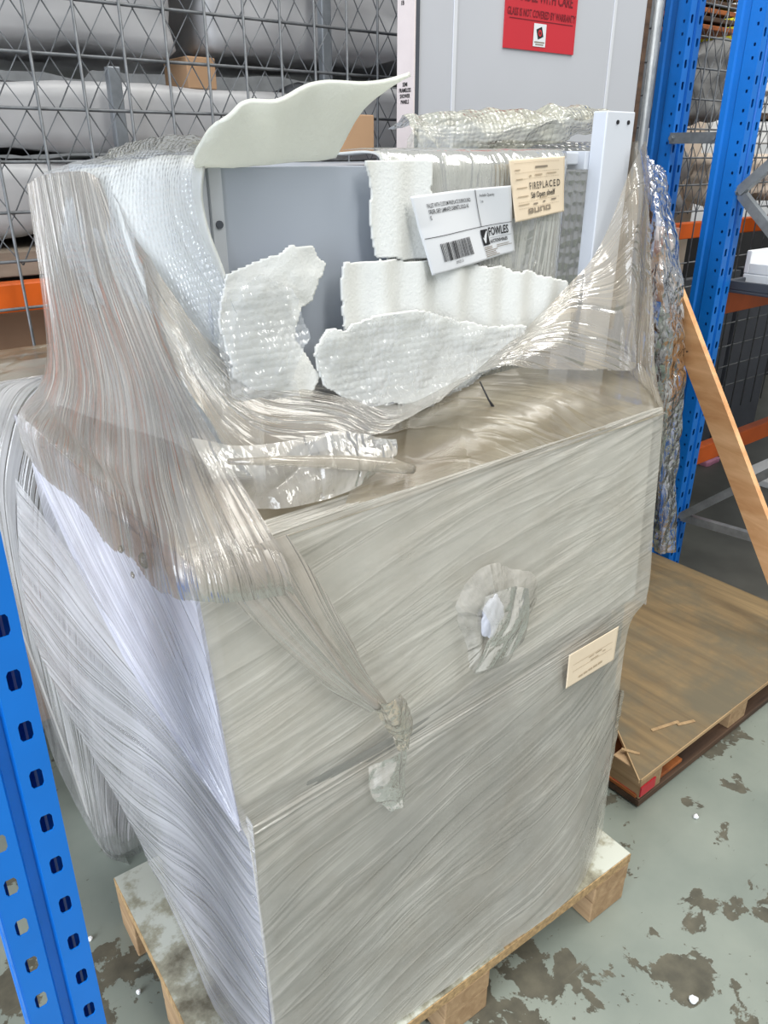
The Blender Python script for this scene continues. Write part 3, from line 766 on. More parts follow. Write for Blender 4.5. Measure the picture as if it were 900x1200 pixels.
# tail of film hanging at the right rear edge
patch('film_tail', rel([[(1.23, 0.742, 0.60), (1.228, 0.742, 0.45), (1.222, 0.738, 0.3), (1.20, 0.73, 0.155)],
                        [(1.255, 0.752, 0.58), (1.262, 0.755, 0.45), (1.262, 0.76, 0.32), (1.262, 0.775, 0.16)],
                        [(1.262, 0.80, 0.56), (1.27, 0.81, 0.45), (1.272, 0.82, 0.32), (1.268, 0.84, 0.16)]], off), 50, 90, F['drape'], lc,
      lambda s, t: 0.01 * (fbm(s * 30, t * 20) - .5))

# ================================================================== UPPER (MIDDLE) CARTON
mc = empty('wrapped_carton', (0.32, 0.76, 0.80)); off = Vector((0.32, 0.76, 0.80))
tag(mc, 'wide film wrapped carton with a dusty brown top, carrying the grey cabinet', 'carton')
prism('carton_body', [(x - off.x, y - off.y) for x, y in ((0.336, 0.762), (1.268, 0.762), (1.268, 1.468), (0.33, 1.468))], 0.001, 0.405, M['body_mid'], mc,
      [(x - off.x, y - off.y) for x, y in ((0.318, 0.770), (1.252, 0.772), (1.252, 1.468), (0.318, 1.468))], 0.014)
mb = [(0.326, 0.741), (0.56, 0.742), (0.80, 0.742), (1.05, 0.744), (1.282, 0.748)]
mt = [(0.309, 0.757), (0.56, 0.757), (0.80, 0.757), (1.05, 0.759), (1.257, 0.763)]
def d_mid(s, t):
    return 0.002 * (ridge(t * 40, s * 2.2) - .3) + 0.0012 * (ridge(t * 100 + 5, s * 4) - .3) + 0.006 * (fbm(s * 6, t * 6) - .5)
fw = []
for k, ((bx_, by_), (tx_, ty_)) in enumerate(zip(mb, mt)):
    lx_ = (0.334, 0.56, 0.80, 1.05, 1.235)[k]
    fw.append([(tx_, ty_ + 0.05, 1.2175), (tx_, ty_ + 0.016, 1.2165), (tx_, ty_, 1.203), (*lerp((tx_, ty_), (bx_, by_), .5), 1.0), (*lerp((tx_, ty_), (bx_, by_), .95), 0.82),
               (lx_, (0.734, 0.731, 0.730, 0.733, 0.752)[k], 0.74), (lx_ + 0.003, (0.729, 0.718, 0.707, 0.706, 0.745)[k], 0.45), (lx_ + 0.006, (0.722, 0.703, 0.686, 0.676, 0.738)[k], 0.162)])
patch('front_wrap', rel(fw, off), 300, 330, F['front'], mc, d_mid, uvrot=-0.14)
sb = [(0.316, 1.478), (0.318, 1.2), (0.322, 0.95), (0.326, 0.741)]
stp = [(0.308, 1.476), (0.306, 1.2), (0.306, 0.95), (0.309, 0.757)]
patch('side_wrap', rel(wall(sb, stp, 0.795, 1.213, 4), off), 150, 110, F['side'], mc, lambda s, t: 0.0035 * (ridge(t * 45, s * 1.2) - .3), uvrot=-0.75)
eb = [(1.282, 0.748), (1.284, 1.1), (1.282, 1.478)]; et = [(1.257, 0.763), (1.262, 1.1), (1.262, 1.478)]
patch('end_wrap', rel(wall(eb, et, 0.792, 1.213, 4), off), 80, 50, F['front'], mc, d_mid)
topg = [[(0.308 + 0.952 * j / 4, 0.757 + 0.72 * (i / 4) , 1.213 + (0.004 if 0 < i < 4 and 0 < j < 4 else 0)) for i in range(5)] for j in range(5)]
patch('top_wrap', rel(topg, off), 200, 150, F['top'], mc, lambda s, t: 0.004 * (ridge(t * 22 + s * 6, s * 3) - .3) + 0.008 * (fbm(s * 6, t * 6) - .4), uvrot=0.35)
box('top_sheet', (0.004, 0.02, 0.405), (0.92, 0.70, 0.409), M['bodytop'], mc, 0.001)
# diagonal overlay of film on the left side, its rolled edge bright
P0, P1, P2 = Vector((0.300, 1.482, 1.214)), Vector((0.301, 0.752, 1.216)), Vector((0.322, 0.735, 0.800))
dg_rows = []
for i in range(6):
    a = P0.lerp(P2, i / 5) + Vector((-0.012 * math.sin(PI * i / 5), 0.02 * math.sin(PI * i / 5), -0.05 * math.sin(PI * i / 5))); b = P1.lerp(P2, i / 5)
    dg_rows.append([tuple(b.lerp(a, k / 4)) for k in range(5)])
ov = empty('film_overlap', P2)
tag(ov, 'bright diagonal layer of stretch film on the left side of the middle carton', 'stretch film', 'layers of stretch film')
dr = np.array(dg_rows).transpose(1, 0, 2)
patch('film_sheet', rel(dg_rows, P2), 120, 110, F['side'], ov, lambda s, t: 0.003 * (ridge(t * 40 + s * 9, s * 2) - .3), uvrot=-0.25)
tube('rolled_edge', [Vector(r[-1]) - P2 for r in dg_rows[:-1]] + [P2 - P2], [0.004, 0.004, 0.0045, 0.005, 0.004, 0.003], F['side'], ov, 8)

# taut film fan at the lower left
fn = patch('stretch_film', CTRL['fanfilm'], 130, 150, F['fan'], None, lambda s, t: 0.006 * (ridge(t * 30, s * 0.7) - .3) + 0.003 * (ridge(t * 85, s * 1.0) - .3))
tag(fn, 'taut see-through stretch film sloping down the lower left side of the load', 'stretch film', 'layers of stretch film')
# gathered film from the cabinet top down to the carton
cn = patch('stretch_film', CTRL['cone'], 130, 200, F['cone'], None, lambda s, t: -0.014 * np.clip(1.15 * (1 - s / s.max()), 0, 1) - (0.004 * (ridge(t * 34, s * 0.8) - .3) + 0.002 * (ridge(t * 95, s * 1.2) - .3)) * np.clip((s.max() - s) / 0.16, 0.15, 1) - 0.002, keep=lambda s, t, G: s < s.max() - 0.07 * fbm(t * 16, t * 0 + 5, 3), fade=False)
tag(cn, 'gathered brownish stretch film running from the cabinet corner down to the middle carton', 'stretch film', 'layers of stretch film')
# loose torn film around the foot of the cabinet
def tear(s, t, G):
    edge = 0.012 + 0.05 * fbm(t * 14, t * 0 + 3, 3)
    return s < s.max() - edge * (0.8 - 0.7 * np.clip((t - 0.75) / 0.2, 0, 1))
de = empty('torn_film', (0.75, 0.85, 1.25))
tag(de, 'loose torn stretch film sagging across the foot of the grey cabinet', 'stretch film', 'layers of stretch film')
patch('film_sheet', rel(CTRL['drape'], Vector((0.75, 0.85, 1.25))), 90, 320, F['drape'], de,
      lambda s, t: 0.022 * (fbm(s * 7 + t * 2, t * 6, 2) - .5) + 0.005 * (ridge(s * 16 - t * 3, t * 2.2) - .3), keep=tear, fade=False, uvrot=1.25)
crump = [[(0.37, 0.86, 1.330), (0.47, 0.85, 1.30), (0.57, 0.83, 1.30), (0.65, 0.80, 1.285)],
         [(0.38, 0.84, 1.280), (0.47, 0.815, 1.262), (0.56, 0.80, 1.265), (0.64, 0.79, 1.268)],
         [(0.39, 0.83, 1.235), (0.47, 0.80, 1.228), (0.55, 0.79, 1.232), (0.63, 0.785, 1.258)]]
patch('crumpled_flap', rel(crump, Vector((0.75, 0.85, 1.25))), 70, 110, F['clear'], de,
      lambda s, t: 0.034 * (fbm(s * 13, t * 12, 2) - .5) + 0.010 * (ridge(s * 16 + t * 9, t * 9) - .3), fade=False)
roll = [(0.40, 0.83, 1.30), (0.47, 0.81, 1.29), (0.55, 0.79, 1.275), (0.62, 0.775, 1.258), (0.655, 0.772, 1.245)]
tube('rolled_tip', [Vector(p) - Vector((0.75, 0.85, 1.25)) for p in roll], [0.004, 0.007, 0.010, 0.011, 0.007], F['drape'], de, 10)
tube('tape_end', [Vector(p) - Vector((0.75, 0.85, 1.25)) for p in ((0.86, 0.852, 1.32), (0.872, 0.842, 1.29), (0.882, 0.835, 1.272))], [0.0012, 0.0015, 0.003], M['black'], de, 6)

tn = patch('stretch_film', CTRL['tent'], 90, 160, F['top'], None, lambda s, t: 0.006 * (fbm(s * 10, t * 8) - .5) - 0.004 * (ridge(s * 16 + t * 10, t * 3) - .3), fade=False, uvrot=1.1)
tag(tn, 'dusty brown film tented from the carton top up to the cabinet foot', 'stretch film', 'layers of stretch film')

# ================================================================== SECOND WRAPPED LOAD BEHIND
hb = empty('wrapped_package', (0.24, 1.5, 0)); off = Vector((0.24, 1.5, 0))
tag(hb, 'film wrapped package behind the pallet at the left, in front of the mesh', 'package')
prism('package_body', [(0.075, 0.02), (1.0, 0.02), (1.0, 0.28), (0.075, 0.28)], 0.012, 1.25, M['body'], hb, [(-0.03, 0.02), (1.0, 0.02), (1.0, 0.28), (-0.03, 0.28)], 0.03)
hz = [0.0, 0.10, 0.4, 0.8, 1.1, 1.25, 1.275]
def hrow(x0, y): return [(x0(z), y, z) for z in hz]
lx = lambda z: 0.065 - 0.12 * (z / 1.275) + (0.05 if z < 0.05 else 0)
patch('front_wrap', [[(lx(z) + u, 0.005 + (0.02 if z < .05 else 0), z) for z in hz] for u in (0, 0.06, 0.2, 0.5, 0.93)], 90, 170, F['fan'], hb,
      lambda s, t: 0.010 * (fbm(t * 7, s * 7) - .5), uvrot=0.9)
patch('side_wrap', [[(lx(z) - 0.004, 0.005 + y, z) for z in hz] for y in (0.28, 0.15, 0.0)], 60, 150, F['fan'], hb,
      lambda s, t: 0.010 * (fbm(t * 7, s * 7) - .5), uvrot=0.9)
patch('top_wrap', [[(-0.055 + 0.99 * j / 4, 0.005 + 0.275 * i / 2, 1.272) for i in range(3)] for j in range(5)], 120, 50, F['top'], hb,
      lambda s, t: 0.012 * (ridge(s * 14, t * 20) - .4), uvrot=0.4)

# ================================================================== GREY CABINET AND ITS PACKING
cb = empty('grey_cabinet', (0.46, 0.96, 1.222))
tag(cb, 'grey laminate cabinet partly unwrapped on top of the load', 'cabinet')
box('back_panel', (0.03, 0.004, 0.0), (0.685, 0.022, 0.412), M['laminate'], cb, 0.001)
box('edge_panel', (0.012, 0.0, 0.0), (0.030, 0.50, 0.412), M['laminate_edge'], cb, 0.001)
box('side_panel', (0.0, 0.006, 0.0), (0.012, 0.50, 0.412), M['white_alu'], cb, 0.001)
box('end_panel', (0.667, 0.022, 0.0), (0.685, 0.50, 0.412), M['laminate'], cb, 0.001)
box('top_panel', (0.030, 0.022, 0.394), (0.667, 0.50, 0.412), M['laminate'], cb, 0.001)
box('bottom_panel', (0.030, 0.022, 0.0), (0.667, 0.50, 0.018), M['laminate'], cb, 0.001)
bm = bmesh.new(); bmesh.ops.create_cone(bm, cap_ends=True, segments=12, radius1=0.005, radius2=0.005, depth=0.003, matrix=Matrix.Translation((0.021, -0.001, 0.345)))
bmesh.ops.rotate(bm, cent=(0.021, -0.001, 0.345), matrix=Matrix.Rotation(PI / 2, 3, 'X'), verts=bm.verts[:])
bm_obj('screw_cap', bm, M['darkgrey'], cb)

ew = empty('end_wrapping', (0.44, 1.2, 1.222)); tag(ew, 'thick white foam and bubble wrapping bulging over the left end of the cabinet', 'foam wrapping')
o3 = Vector((0.44, 1.2, 1.222))
patch('foam_layer', rel(CTRL['endwrap'], o3), 90, 120, M['foam'], ew, lambda s, t: -0.006 + 0.010 * (fbm(s * 7, t * 9) - .5), fade=False, thick=0.004)
patch('bubble_layer', rel(CTRL['endwrap'], o3), 110, 160, F['bubble'], ew, lambda s, t: 0.004 + 0.012 * (fbm(s * 9, t * 8) - .5) + 0.005 * (ridge(t * 16 + s * 6, s * 3) - .3), fade=False)

fp = patch('foam_flap', CTRL['flap'], 50, 120, M['foam_green'], None, lambda s, t: 0.005 * np.sin(t * 60 + s * 8) * (s / 0.12) + 0.006 * (fbm(t * 20, s * 20) - .5), thick=0.0055, fade=False)
tag(fp, 'large pale foam sheet flapping up from the top edge of the grey cabinet', 'foam sheet')

# foam wrapped right part of the cabinet front
fr = empty('front_wrapping', (0.9, 0.94, 1.222)); o4 = Vector((0.9, 0.94, 1.222))
tag(fr, 'foam and clear film wrapped over the right part of the cabinet front', 'foam wrapping')
fg = []
for z, y0 in ((1.650, 1.06), (1.652, 0.975), (1.640, 0.948), (1.60, 0.944), (1.50, 0.945), (1.40, 0.944), (1.30, 0.944), (1.235, 0.944)):
    xl = 0.735 if z > 1.6 else 0.735 + (1.6 - z) * 0.1
    fg.append([(xl, y0, z), (0.85, y0, z), (0.96, y0, z), (1.07, y0, z), (1.125, y0 + 0.002, z), (1.152, max(y0, 0.97) + .005, z), (1.158, max(y0, 1.02) + .01, z)])
patch('foam_layer', rel(fg, o4), 70, 110, M['foam'], fr, lambda s, t: 0.0012 * np.sin(t * 120), fade=False, thick=0.003)
patch('film_layer', rel([[(x, y - 0.008, z + (0.005 if i < 2 else 0)) for (x, y, z) in r] for i, r in enumerate(fg)], o4), 110, 150,
      film('clear_film_over_foam', (186, 186, 180), 0.34, 0.56, 3, 50, 0.13, 0.5, 0.25, (176, 170, 146), 0.5, pleats=0.8, crumple=16, wst=(0.2, 0.2, 0.6), lines=0.25), fr,
      lambda s, t: -0.003 * (fbm(s * 14, t * 14) - .5), fade=False)
tp = torn_sheet('foam_sheet', OUTL['foam_upper'], lambda X, Z: 0.934 + 0.004 * np.sin(X * 90), M['foam'])
tag(tp, 'narrow torn foam strip left of the white shipping label', 'foam sheet', 'torn foam on the cabinet front')
tp = torn_sheet('foam_sheet', OUTL['foam_left'], lambda X, Z: 0.932 + 0.016 * (fbm(X * 18, Z * 18) - .5) - 0.02 * np.clip((1.46 - Z) / 0.1, 0, 1), M['foam'])
tag(tp, 'ragged torn foam piece on the left half of the bare grey panel', 'foam sheet', 'torn foam on the cabinet front')
tp = torn_sheet('foam_sheet', OUTL['foam_mid'], lambda X, Z: 0.928 + 0.005 * np.sin(X * 85) + 0.006 * (fbm(X * 14, Z * 8) - .5), M['foam'])
tag(tp, 'ribbed foam sheet below the white shipping label', 'foam sheet', 'torn foam on the cabinet front')
tp = torn_sheet('foam_sheet', OUTL['bubble_low'], lambda X, Z: 0.914 + 0.012 * (fbm(X * 14, Z * 18) - .5) - 0.02 * np.clip((1.40 - Z) / 0.1, 0, 1), M['foam'])
tag(tp, 'lowest torn foam sheet sagging behind the loose film', 'foam sheet', 'torn foam on the cabinet front')
tp = torn_sheet('bubble_wrap', OUTL['bubble_low'], lambda X, Z: 0.905 + 0.014 * (fbm(X * 22, Z * 26) - .5) - 0.02 * np.clip((1.40 - Z) / 0.1, 0, 1), F['bubble'], thick=0)
tag(tp, 'crinkled bubble wrap over the lowest torn foam sheet', 'bubble wrap', 'bubble wrap on the cabinet')
tp = torn_sheet('bubble_wrap', [(x - 0.012, z - 0.02) for x, z in OUTL['foam_left'][0:3] + [(0.57, 1.50), (0.59, 1.44), (0.555, 1.40), (0.57, 1.34)] + OUTL['foam_left'][18:]],
                lambda X, Z: 0.915 + 0.016 * (fbm(X * 26, Z * 26) - .5) - 0.02 * np.clip((1.46 - Z) / 0.1, 0, 1), F['bubble'], thick=0)
tag(tp, 'crinkled bubble wrap over the ragged foam at the left', 'bubble wrap', 'bubble wrap on the cabinet')

# bubble wrap crest above the cabinet left top
crest = [[(0.46, 1.00, 1.652), (0.47, 1.16, 1.650), (0.46, 1.30, 1.640), (0.46, 1.42, 1.628)],
         [(0.50, 1.02, 1.668), (0.50, 1.18, 1.672), (0.50, 1.32, 1.655), (0.50, 1.44, 1.636)],
         [(0.56, 1.05, 1.650), (0.56, 1.2, 1.656), (0.56, 1.34, 1.645), (0.56, 1.45, 1.640)]]
o = patch('bubble_wrap', crest, 60, 120, F['bubble_gold'], None, lambda s, t: 0.016 * (fbm(s * 30, t * 24) - .5), fade=False)
tag(o, 'crinkled bubble wrap over the top left edge of the cabinet', 'bubble wrap', 'bubble wrap on the cabinet')

# folded cardboard standing on the cabinet
o = box('cardboard_sheet', (0.86, 1.300, 1.650), (0.992, 1.330, 1.716), M['kraft'], None, 0.002)
tag(o, 'small brown cardboard piece behind the foam flap on the cabinet top', 'cardboard')

# bubble wrapped boards behind the cabinet
bb = empty('wrapped_board', (1.19, 1.19, 1.222)); o5 = Vector((1.19, 1.19, 1.222))
tag(bb, 'bubble wrapped board standing behind the cabinet, beside the white post', 'wrapped board')
box('board', (-0.02, 0.01, 0.0), (0.37, 0.06, 0.44), M['laminate'], bb, 0.002)
bw = []
for z, y in ((1.66, 1.27), (1.672, 1.225), (1.665, 1.188), (1.6, 1.183), (1.45, 1.183), (1.3, 1.183), (1.225, 1.185)):
    bw.append([(1.16, y, z), (1.28, y, z), (1.42, y, z), (1.54, y, z), (1.568, y + .015, z), (1.572, y + .05, z)])
patch('bubble_layer', rel(bw, o5), 90, 110, F['bubblegrey'], bb, lambda s, t: 0.008 * (fbm(s * 12, t * 12) - .5), fade=False)
o6 = Vector((1.0, 1.17, 1.64))
cr2 = empty('bubble_wrap', o6); tag(cr2, 'crumpled yellowish bubble wrap heaped along the bottom of the tall white carton', 'bubble wrap')
gg = [[(0.985, 1.20, 1.64), (1.08, 1.19, 1.645), (1.20, 1.18, 1.645), (1.32, 1.17, 1.665), (1.44, 1.17, 1.685), (1.56, 1.17, 1.69)],
      [(0.99, 1.19, 1.69), (1.08, 1.18, 1.685), (1.20, 1.165, 1.69), (1.32, 1.15, 1.71), (1.44, 1.15, 1.715), (1.56, 1.15, 1.715)],
      [(1.00, 1.22, 1.71), (1.09, 1.21, 1.715), (1.21, 1.21, 1.72), (1.33, 1.20, 1.728), (1.45, 1.20, 1.745), (1.57, 1.21, 1.738)],
      [(1.00, 1.27, 1.69), (1.09, 1.27, 1.70), (1.21, 1.27, 1.705), (1.33, 1.27, 1.71), (1.45, 1.27, 1.72), (1.57, 1.27, 1.715)]]
patch('bubble_sheet', rel(gg, o6), 80, 200, F['bubble_gold'], cr2, lambda s, t: 0.022 * (fbm(s * 24, t * 18) - .5) + 0.008 * (ridge(s * 30 + t * 22, t * 12) - .3), fade=False)

# white post frame beside the cabinet
wp = empty('white_stand', (1.205, 0.925, 1.224))
tag(wp, 'white coated frame with an upright post standing right of the cabinet', 'frame')
box('post', (0.0, 0.0, 0.0), (0.078, 0.03, 0.492), M['white_alu'], wp, 0.002)
box('rail', (-0.10, 0.045, 0.408), (0.0, 0.075, 0.428), M['white_alu'], wp, 0.002)
box('rail_bracket', (-0.01, 0.03, 0.40), (0.02, 0.075, 0.43), M['white_alu'], wp, 0.001)
for x in (0.03, 0.06):
    bm = bmesh.new(); bmesh.ops.create_cone(bm, cap_ends=True, segments=10, radius1=0.0035, radius2=0.0035, depth=0.003, matrix=Matrix.Translation((x, 0, 0.475)) @ Matrix.Rotation(PI / 2, 4, 'X'))
    bm_obj('screw', bm, M['ink'], wp)
o = patch('stretch_film', [[(1.268, 0.905, 1.66), (1.30, 0.93, 1.67), (1.33, 1.0, 1.66)], [(1.285, 0.87, 1.55), (1.31, 0.92, 1.56), (1.345, 1.0, 1.55)],
                           [(1.285, 0.84, 1.42), (1.30, 0.90, 1.43), (1.33, 1.0, 1.42)], [(1.26, 0.80, 1.30), (1.275, 0.88, 1.30), (1.30, 1.0, 1.30)],
                           [(1.262, 0.775, 1.218), (1.285, 0.86, 1.216), (1.30, 1.0, 1.21)]], 110, 60, F['drape'], None,
          lambda s, t: 0.014 * (fbm(s * 8, t * 14, 2) - .5) + 0.004 * (ridge(t * 30, s * 2) - .3), fade=False)
tag(o, 'hanging sheet of film wrapped round the white post down to the carton corner', 'stretch film', 'layers of stretch film')

# ------------------------------------------------------------------ torn hole with foam, twisted strand
th = empty('film_tear', (0.82, 0.742, 0.94)); o7 = Vector((0.82, 0.735, 0.94))
tag(th, 'torn hole in the stretch film with crumpled foam poking out', 'film tear')
def ringp(r0, y, n=12):
    P = []
    for k in range(n + 1):
        a = 2 * PI * k / n
        P.append((0.068 * r0 * math.cos(a) * (1 + .2 * math.sin(3 * a + 1) + .1 * math.sin(5 * a)), y, 0.088 * r0 * math.sin(a) * (1 + .15 * math.cos(2 * a + 1))))
    return P
patch('torn_rim', [ringp(1.35, 0.006), ringp(1.1, -0.002), ringp(0.8, -0.006), ringp(0.45, 0.002)], 40, 180, F['clear'], th,
      lambda s, t: 0.010 * (fbm(s * 26, t * 22) - .5), fade=False)
bm = bmesh.new(); bmesh.ops.create_icosphere(bm, subdivisions=4, radius=1.0)
for v in bm.verts:
    n = 1 + 0.25 * (float(fbm(v.co.x * 3 + 5, v.co.z * 3 + v.co.y, 3)) - .5) * 2
    v.co = Vector((v.co.x * 0.024 * n - 0.018, v.co.y * 0.008 * n - 0.004, v.co.z * 0.040 * n + 0.018))
bm_obj('foam_piece', bm, simple('lavender_grey_foam', (196, 198, 208), 0.85), th, True)
patch('inner_film', [[(-0.055, -0.008, 0.06), (0.0, -0.02, 0.075), (0.055, -0.012, 0.05)], [(-0.03, -0.018, 0.0), (0.01, -0.03, 0.0), (0.06, -0.018, -0.01)],
                     [(-0.05, -0.006, -0.085), (0.0, -0.014, -0.075), (0.06, -0.008, -0.06)]], 60, 60, F['clear'], th,
      lambda s, t: 0.010 * (ridge(t * 18 + s * 10, s * 5) - .3), fade=False)
tw = empty('twisted_film', (0.38, 0.735, 1.21)); o8 = Vector((0.38, 0.735, 1.21))
tag(tw, 'twisted dirty strand of film running diagonally down the front to a knot', 'stretch film', 'layers of stretch film')
sp = [(0.375, 0.742, 1.222), (0.40, 0.731, 1.18), (0.447, 0.728, 1.097), (0.485, 0.727, 1.02), (0.515, 0.726, 0.962), (0.555, 0.724, 0.905)]
pts = cr(sp, 40); rr = [0.0014 + 0.0012 * float(vn(i * 0.7, 2)) + 0.004 * (i / 40) ** 2 for i in range(40)]
F['dirty'] = film('dirty_twisted_film', (178, 166, 142), 0.3, 0.8, 6, 60, 0.15, 0.6, 0.9, (140, 122, 92), 0.6, crumple=40)
tube('strand', [Vector(p) - o8 for p in pts], rr, F['cone'], tw, 8)
patch('frayed_end', rel([[(0.545, 0.726, 0.92), (0.56, 0.716, 0.915), (0.60, 0.728, 0.905)], [(0.56, 0.727, 0.88), (0.585, 0.712, 0.87), (0.62, 0.728, 0.87)],
                         [(0.58, 0.726, 0.84), (0.60, 0.714, 0.83), (0.625, 0.727, 0.835)], [(0.595, 0.725, 0.80), (0.606, 0.718, 0.80), (0.615, 0.725, 0.80)]], o8), 60, 50, F['dirty'], tw,
      lambda s, t: 0.012 * (fbm(s * 50, t * 50) - .5), fade=False)
patch('loose_tail', rel([[(0.535, 0.724, 0.80), (0.57, 0.712, 0.81), (0.61, 0.722, 0.80)], [(0.54, 0.722, 0.74), (0.575, 0.708, 0.75), (0.606, 0.72, 0.74)],
                         [(0.575, 0.72, 0.69), (0.592, 0.712, 0.69), (0.606, 0.718, 0.69)]], o8), 50, 40, F['clear'], tw, lambda s, t: 0.01 * (fbm(s * 50, t * 50) - .5), fade=False)
# fan of wrinkles from the twisted strand
o = patch('stretch_film', [[(0.312, 0.748, 1.222), (0.36, 0.744, 1.222), (0.43, 0.744, 1.222)], [(0.36, 0.733, 1.14), (0.41, 0.729, 1.14), (0.47, 0.733, 1.14)],
                           [(0.42, 0.731, 1.05), (0.462, 0.726, 1.05), (0.51, 0.731, 1.05)], [(0.475, 0.730, 0.97), (0.505, 0.724, 0.97), (0.54, 0.730, 0.97)], [(0.54, 0.728, 0.90), (0.555, 0.722, 0.90), (0.575, 0.728, 0.90)]],
          120, 70, F['cone'], None, lambda s, t: 0.003 * (ridge(t * 70, s * 2) - .3), fade=False)
tag(o, 'narrow pleated film gathering towards the twisted strand on the front', 'stretch film', 'layers of stretch film')
# knots of dirt on the film
for i, (p, r_) in enumerate((((0.290, 0.872, 1.178), 0.011), ((0.292, 0.965, 1.155), 0.006), ((0.292, 0.93, 1.13), 0.005))):
    bm = bmesh.new(); bmesh.ops.create_icosphere(bm, subdivisions=3, radius=r_)
    for v in bm.verts: v.co *= 1 + 0.5 * (float(fbm(v.co.x * 300 + i, v.co.y * 300 + v.co.z * 200, 2)) - .5)
    for v in bm.verts: v.co.x *= 0.4
    o = bm_obj('film_knot', bm, F['dirty'], None, True); o.location = p
    tag(o, ['largest dirty knot in the film at the left of the middle carton', 'small dirty knot in the film, higher of two small ones', 'small dirty knot in the film, lower of two small ones'][i], 'film knot', 'dirty knots in the film')

# ------------------------------------------------------------------ labels
def label_sheet(name, key, m, curl=0.0, n=32):
    a, b, c, d = [Vector(p) for p in LABEL[key]]     # bottom-left, bottom-right, top-right, top-left
    o = (a + b + c + d) / 4
    def mp(x, y, lift=0.0):
        p = (a.lerp(b, x)).lerp(d.lerp(c, x), y) - o
        cc = curl * (max(0, 0.35 - x) * max(0, 0.6 - y)) * 1.2 + curl * 0.15 * math.sin(x * 5 + y * 2)
        return p + Vector((0, -cc - lift, 0))
    V = [mp(i / n, j / n) for j in range(n + 1) for i in range(n + 1)]
    Fc = [(j * (n + 1) + i, j * (n + 1) + i + 1, (j + 1) * (n + 1) + i + 1, (j + 1) * (n + 1) + i) for j in range(n) for i in range(n)]
    root = empty(name, o)
    pa = mesh_from('paper', V, Fc, m, root, smooth=True)
    md = pa.modifiers.new('sheet', 'SOLIDIFY'); md.thickness = 0.0006; md.offset = 0
    return root, mp
asp = 2.05
lw, mpw = label_sheet('shipping_label', 'label_w', M['paper'], 0.05)
tag(lw, 'white shipping label with barcode and check mark logo on the wrapped cabinet', 'label')
P = lambda x, y: mpw(x, y, 0.0016)
def wt(s, x, y, size, bold=0.0, xs=1.0, nm='printed_text'):
    text_mesh(nm, s, size, M['ink'], lw, lambda a, b: P(x + a / asp, y + b), bold, xs)
wt('PALLET WITH CUSTOM FIREPLACE SURROUND', 0.13, 0.835, 0.075, 0.0005, 0.62)
wt('ORDER, GREY LAMINATE CABINETS, SOLD AS', 0.13, 0.76, 0.075, 0.001, 0.60)
wt('IS', 0.13, 0.685, 0.075, 0.001, 0.62)
wt('Available Quantity', 0.70, 0.88, 0.062, 0.0, 0.62); wt('1 ea', 0.70, 0.80, 0.062, 0.0, 0.62)
wt('FOWLES', 0.735, 0.32, 0.17, 0.003, 0.68, 'logo_text'); wt('AUCTIONS+SALES', 0.735, 0.215, 0.068, 0.002, 0.72, 'logo_text')
rect_print('ruled_line', [(0.02, 0.466, 0.985, 0.474), (0.665, 0.474, 0.671, 0.985), (0.735, 0.285, 0.975, 0.289)], M['ink'], lw, P)
rect_print('small_print', [(0.645, 0.165 - i * 0.026, 0.645 + wdt, 0.175 - i * 0.026) for i, wdt in enumerate((0.10, 0.10, 0.16, 0.13, 0.14, 0.17))] +
           [(0.80, 0.165 - i * 0.026, 0.80 + wdt, 0.173 - i * 0.026) for i, wdt in enumerate((0.14, 0.17))], M['greyink'], lw, P)
rs = random.Random(5); x = 0.15; bars = []
while x < 0.50:
    wd = rs.choice((0.004, 0.004, 0.007, 0.011)); bars.append((x, 0.135, min(x + wd, 0.505), 0.375)); x += wd + rs.choice((0.004, 0.005, 0.008))
rect_print('barcode', bars, M['ink'], lw, P)
wt('209235-31', 0.27, 0.072, 0.055, 0.0, 0.8)
rect_print('logo_square', [(0.645, 0.20, 0.725, 0.425)], M['ink'], lw, P)
ck = [(0.655, 0.32), (0.668, 0.30), (0.678, 0.335), (0.712, 0.405), (0.718, 0.395), (0.684, 0.24), (0.672, 0.225), (0.664, 0.27)]
mesh_from('check_mark', [mpw(a, b, 0.0019) for a, b in ck], [(0, 1, 7), (1, 2, 6, 7), (2, 5, 6), (2, 3, 4, 5)], M['paper'], lw)

lcw, mpc = label_sheet('paper_label', 'label_c', M['cream'], 0.03)
tag(lcw, 'cream paper label with large typed letters at the top right of the cabinet wrapping', 'label', 'cream paper labels')
Pc = lambda x, y: mpc(x, y, 0.0016)
def ctx(s, x, y, size, bold, xs, m='ink'): text_mesh('printed_text', s, size, M[m], lcw, lambda a, b: Pc(x + a / 1.5, y + b), bold, xs)
ctx('F I R E P L A C E D', 0.33, 0.49, 0.17, 0.002, 0.66); ctx('S# Open shelf', 0.34, 0.35, 0.14, 0.0015, 0.92)
dots = []
for y in (0.93, 0.775, 0.675, 0.30, 0.20):
    for k in range(22): dots.append((0.08 + k * 0.038, y, 0.103 + k * 0.038, y + 0.007))
dots += [(0.08, y, 0.08 + wd, y + 0.018) for y, wd in ((0.82, 0.1), (0.67, 0.13), (0.53, 0.2), (0.39, 0.2), (0.255, 0.2))]
dots += [(0.36, 0.70, 0.40, 0.73), (0.48, 0.71, 0.62, 0.735), (0.70, 0.72, 0.86, 0.74), (0.55, 0.325, 0.68, 0.34)]
rect_print('faint_print', dots, M['paleink'], lcw, Pc)
rect_print('dark_print', [(0.5, 0.835, 0.72, 0.868), (0.37, 0.235, 0.46, 0.262), (0.58, 0.245, 0.63, 0.272), (0.76, 0.255, 0.85, 0.282)], M['greyink'], lcw, Pc)
ic = []
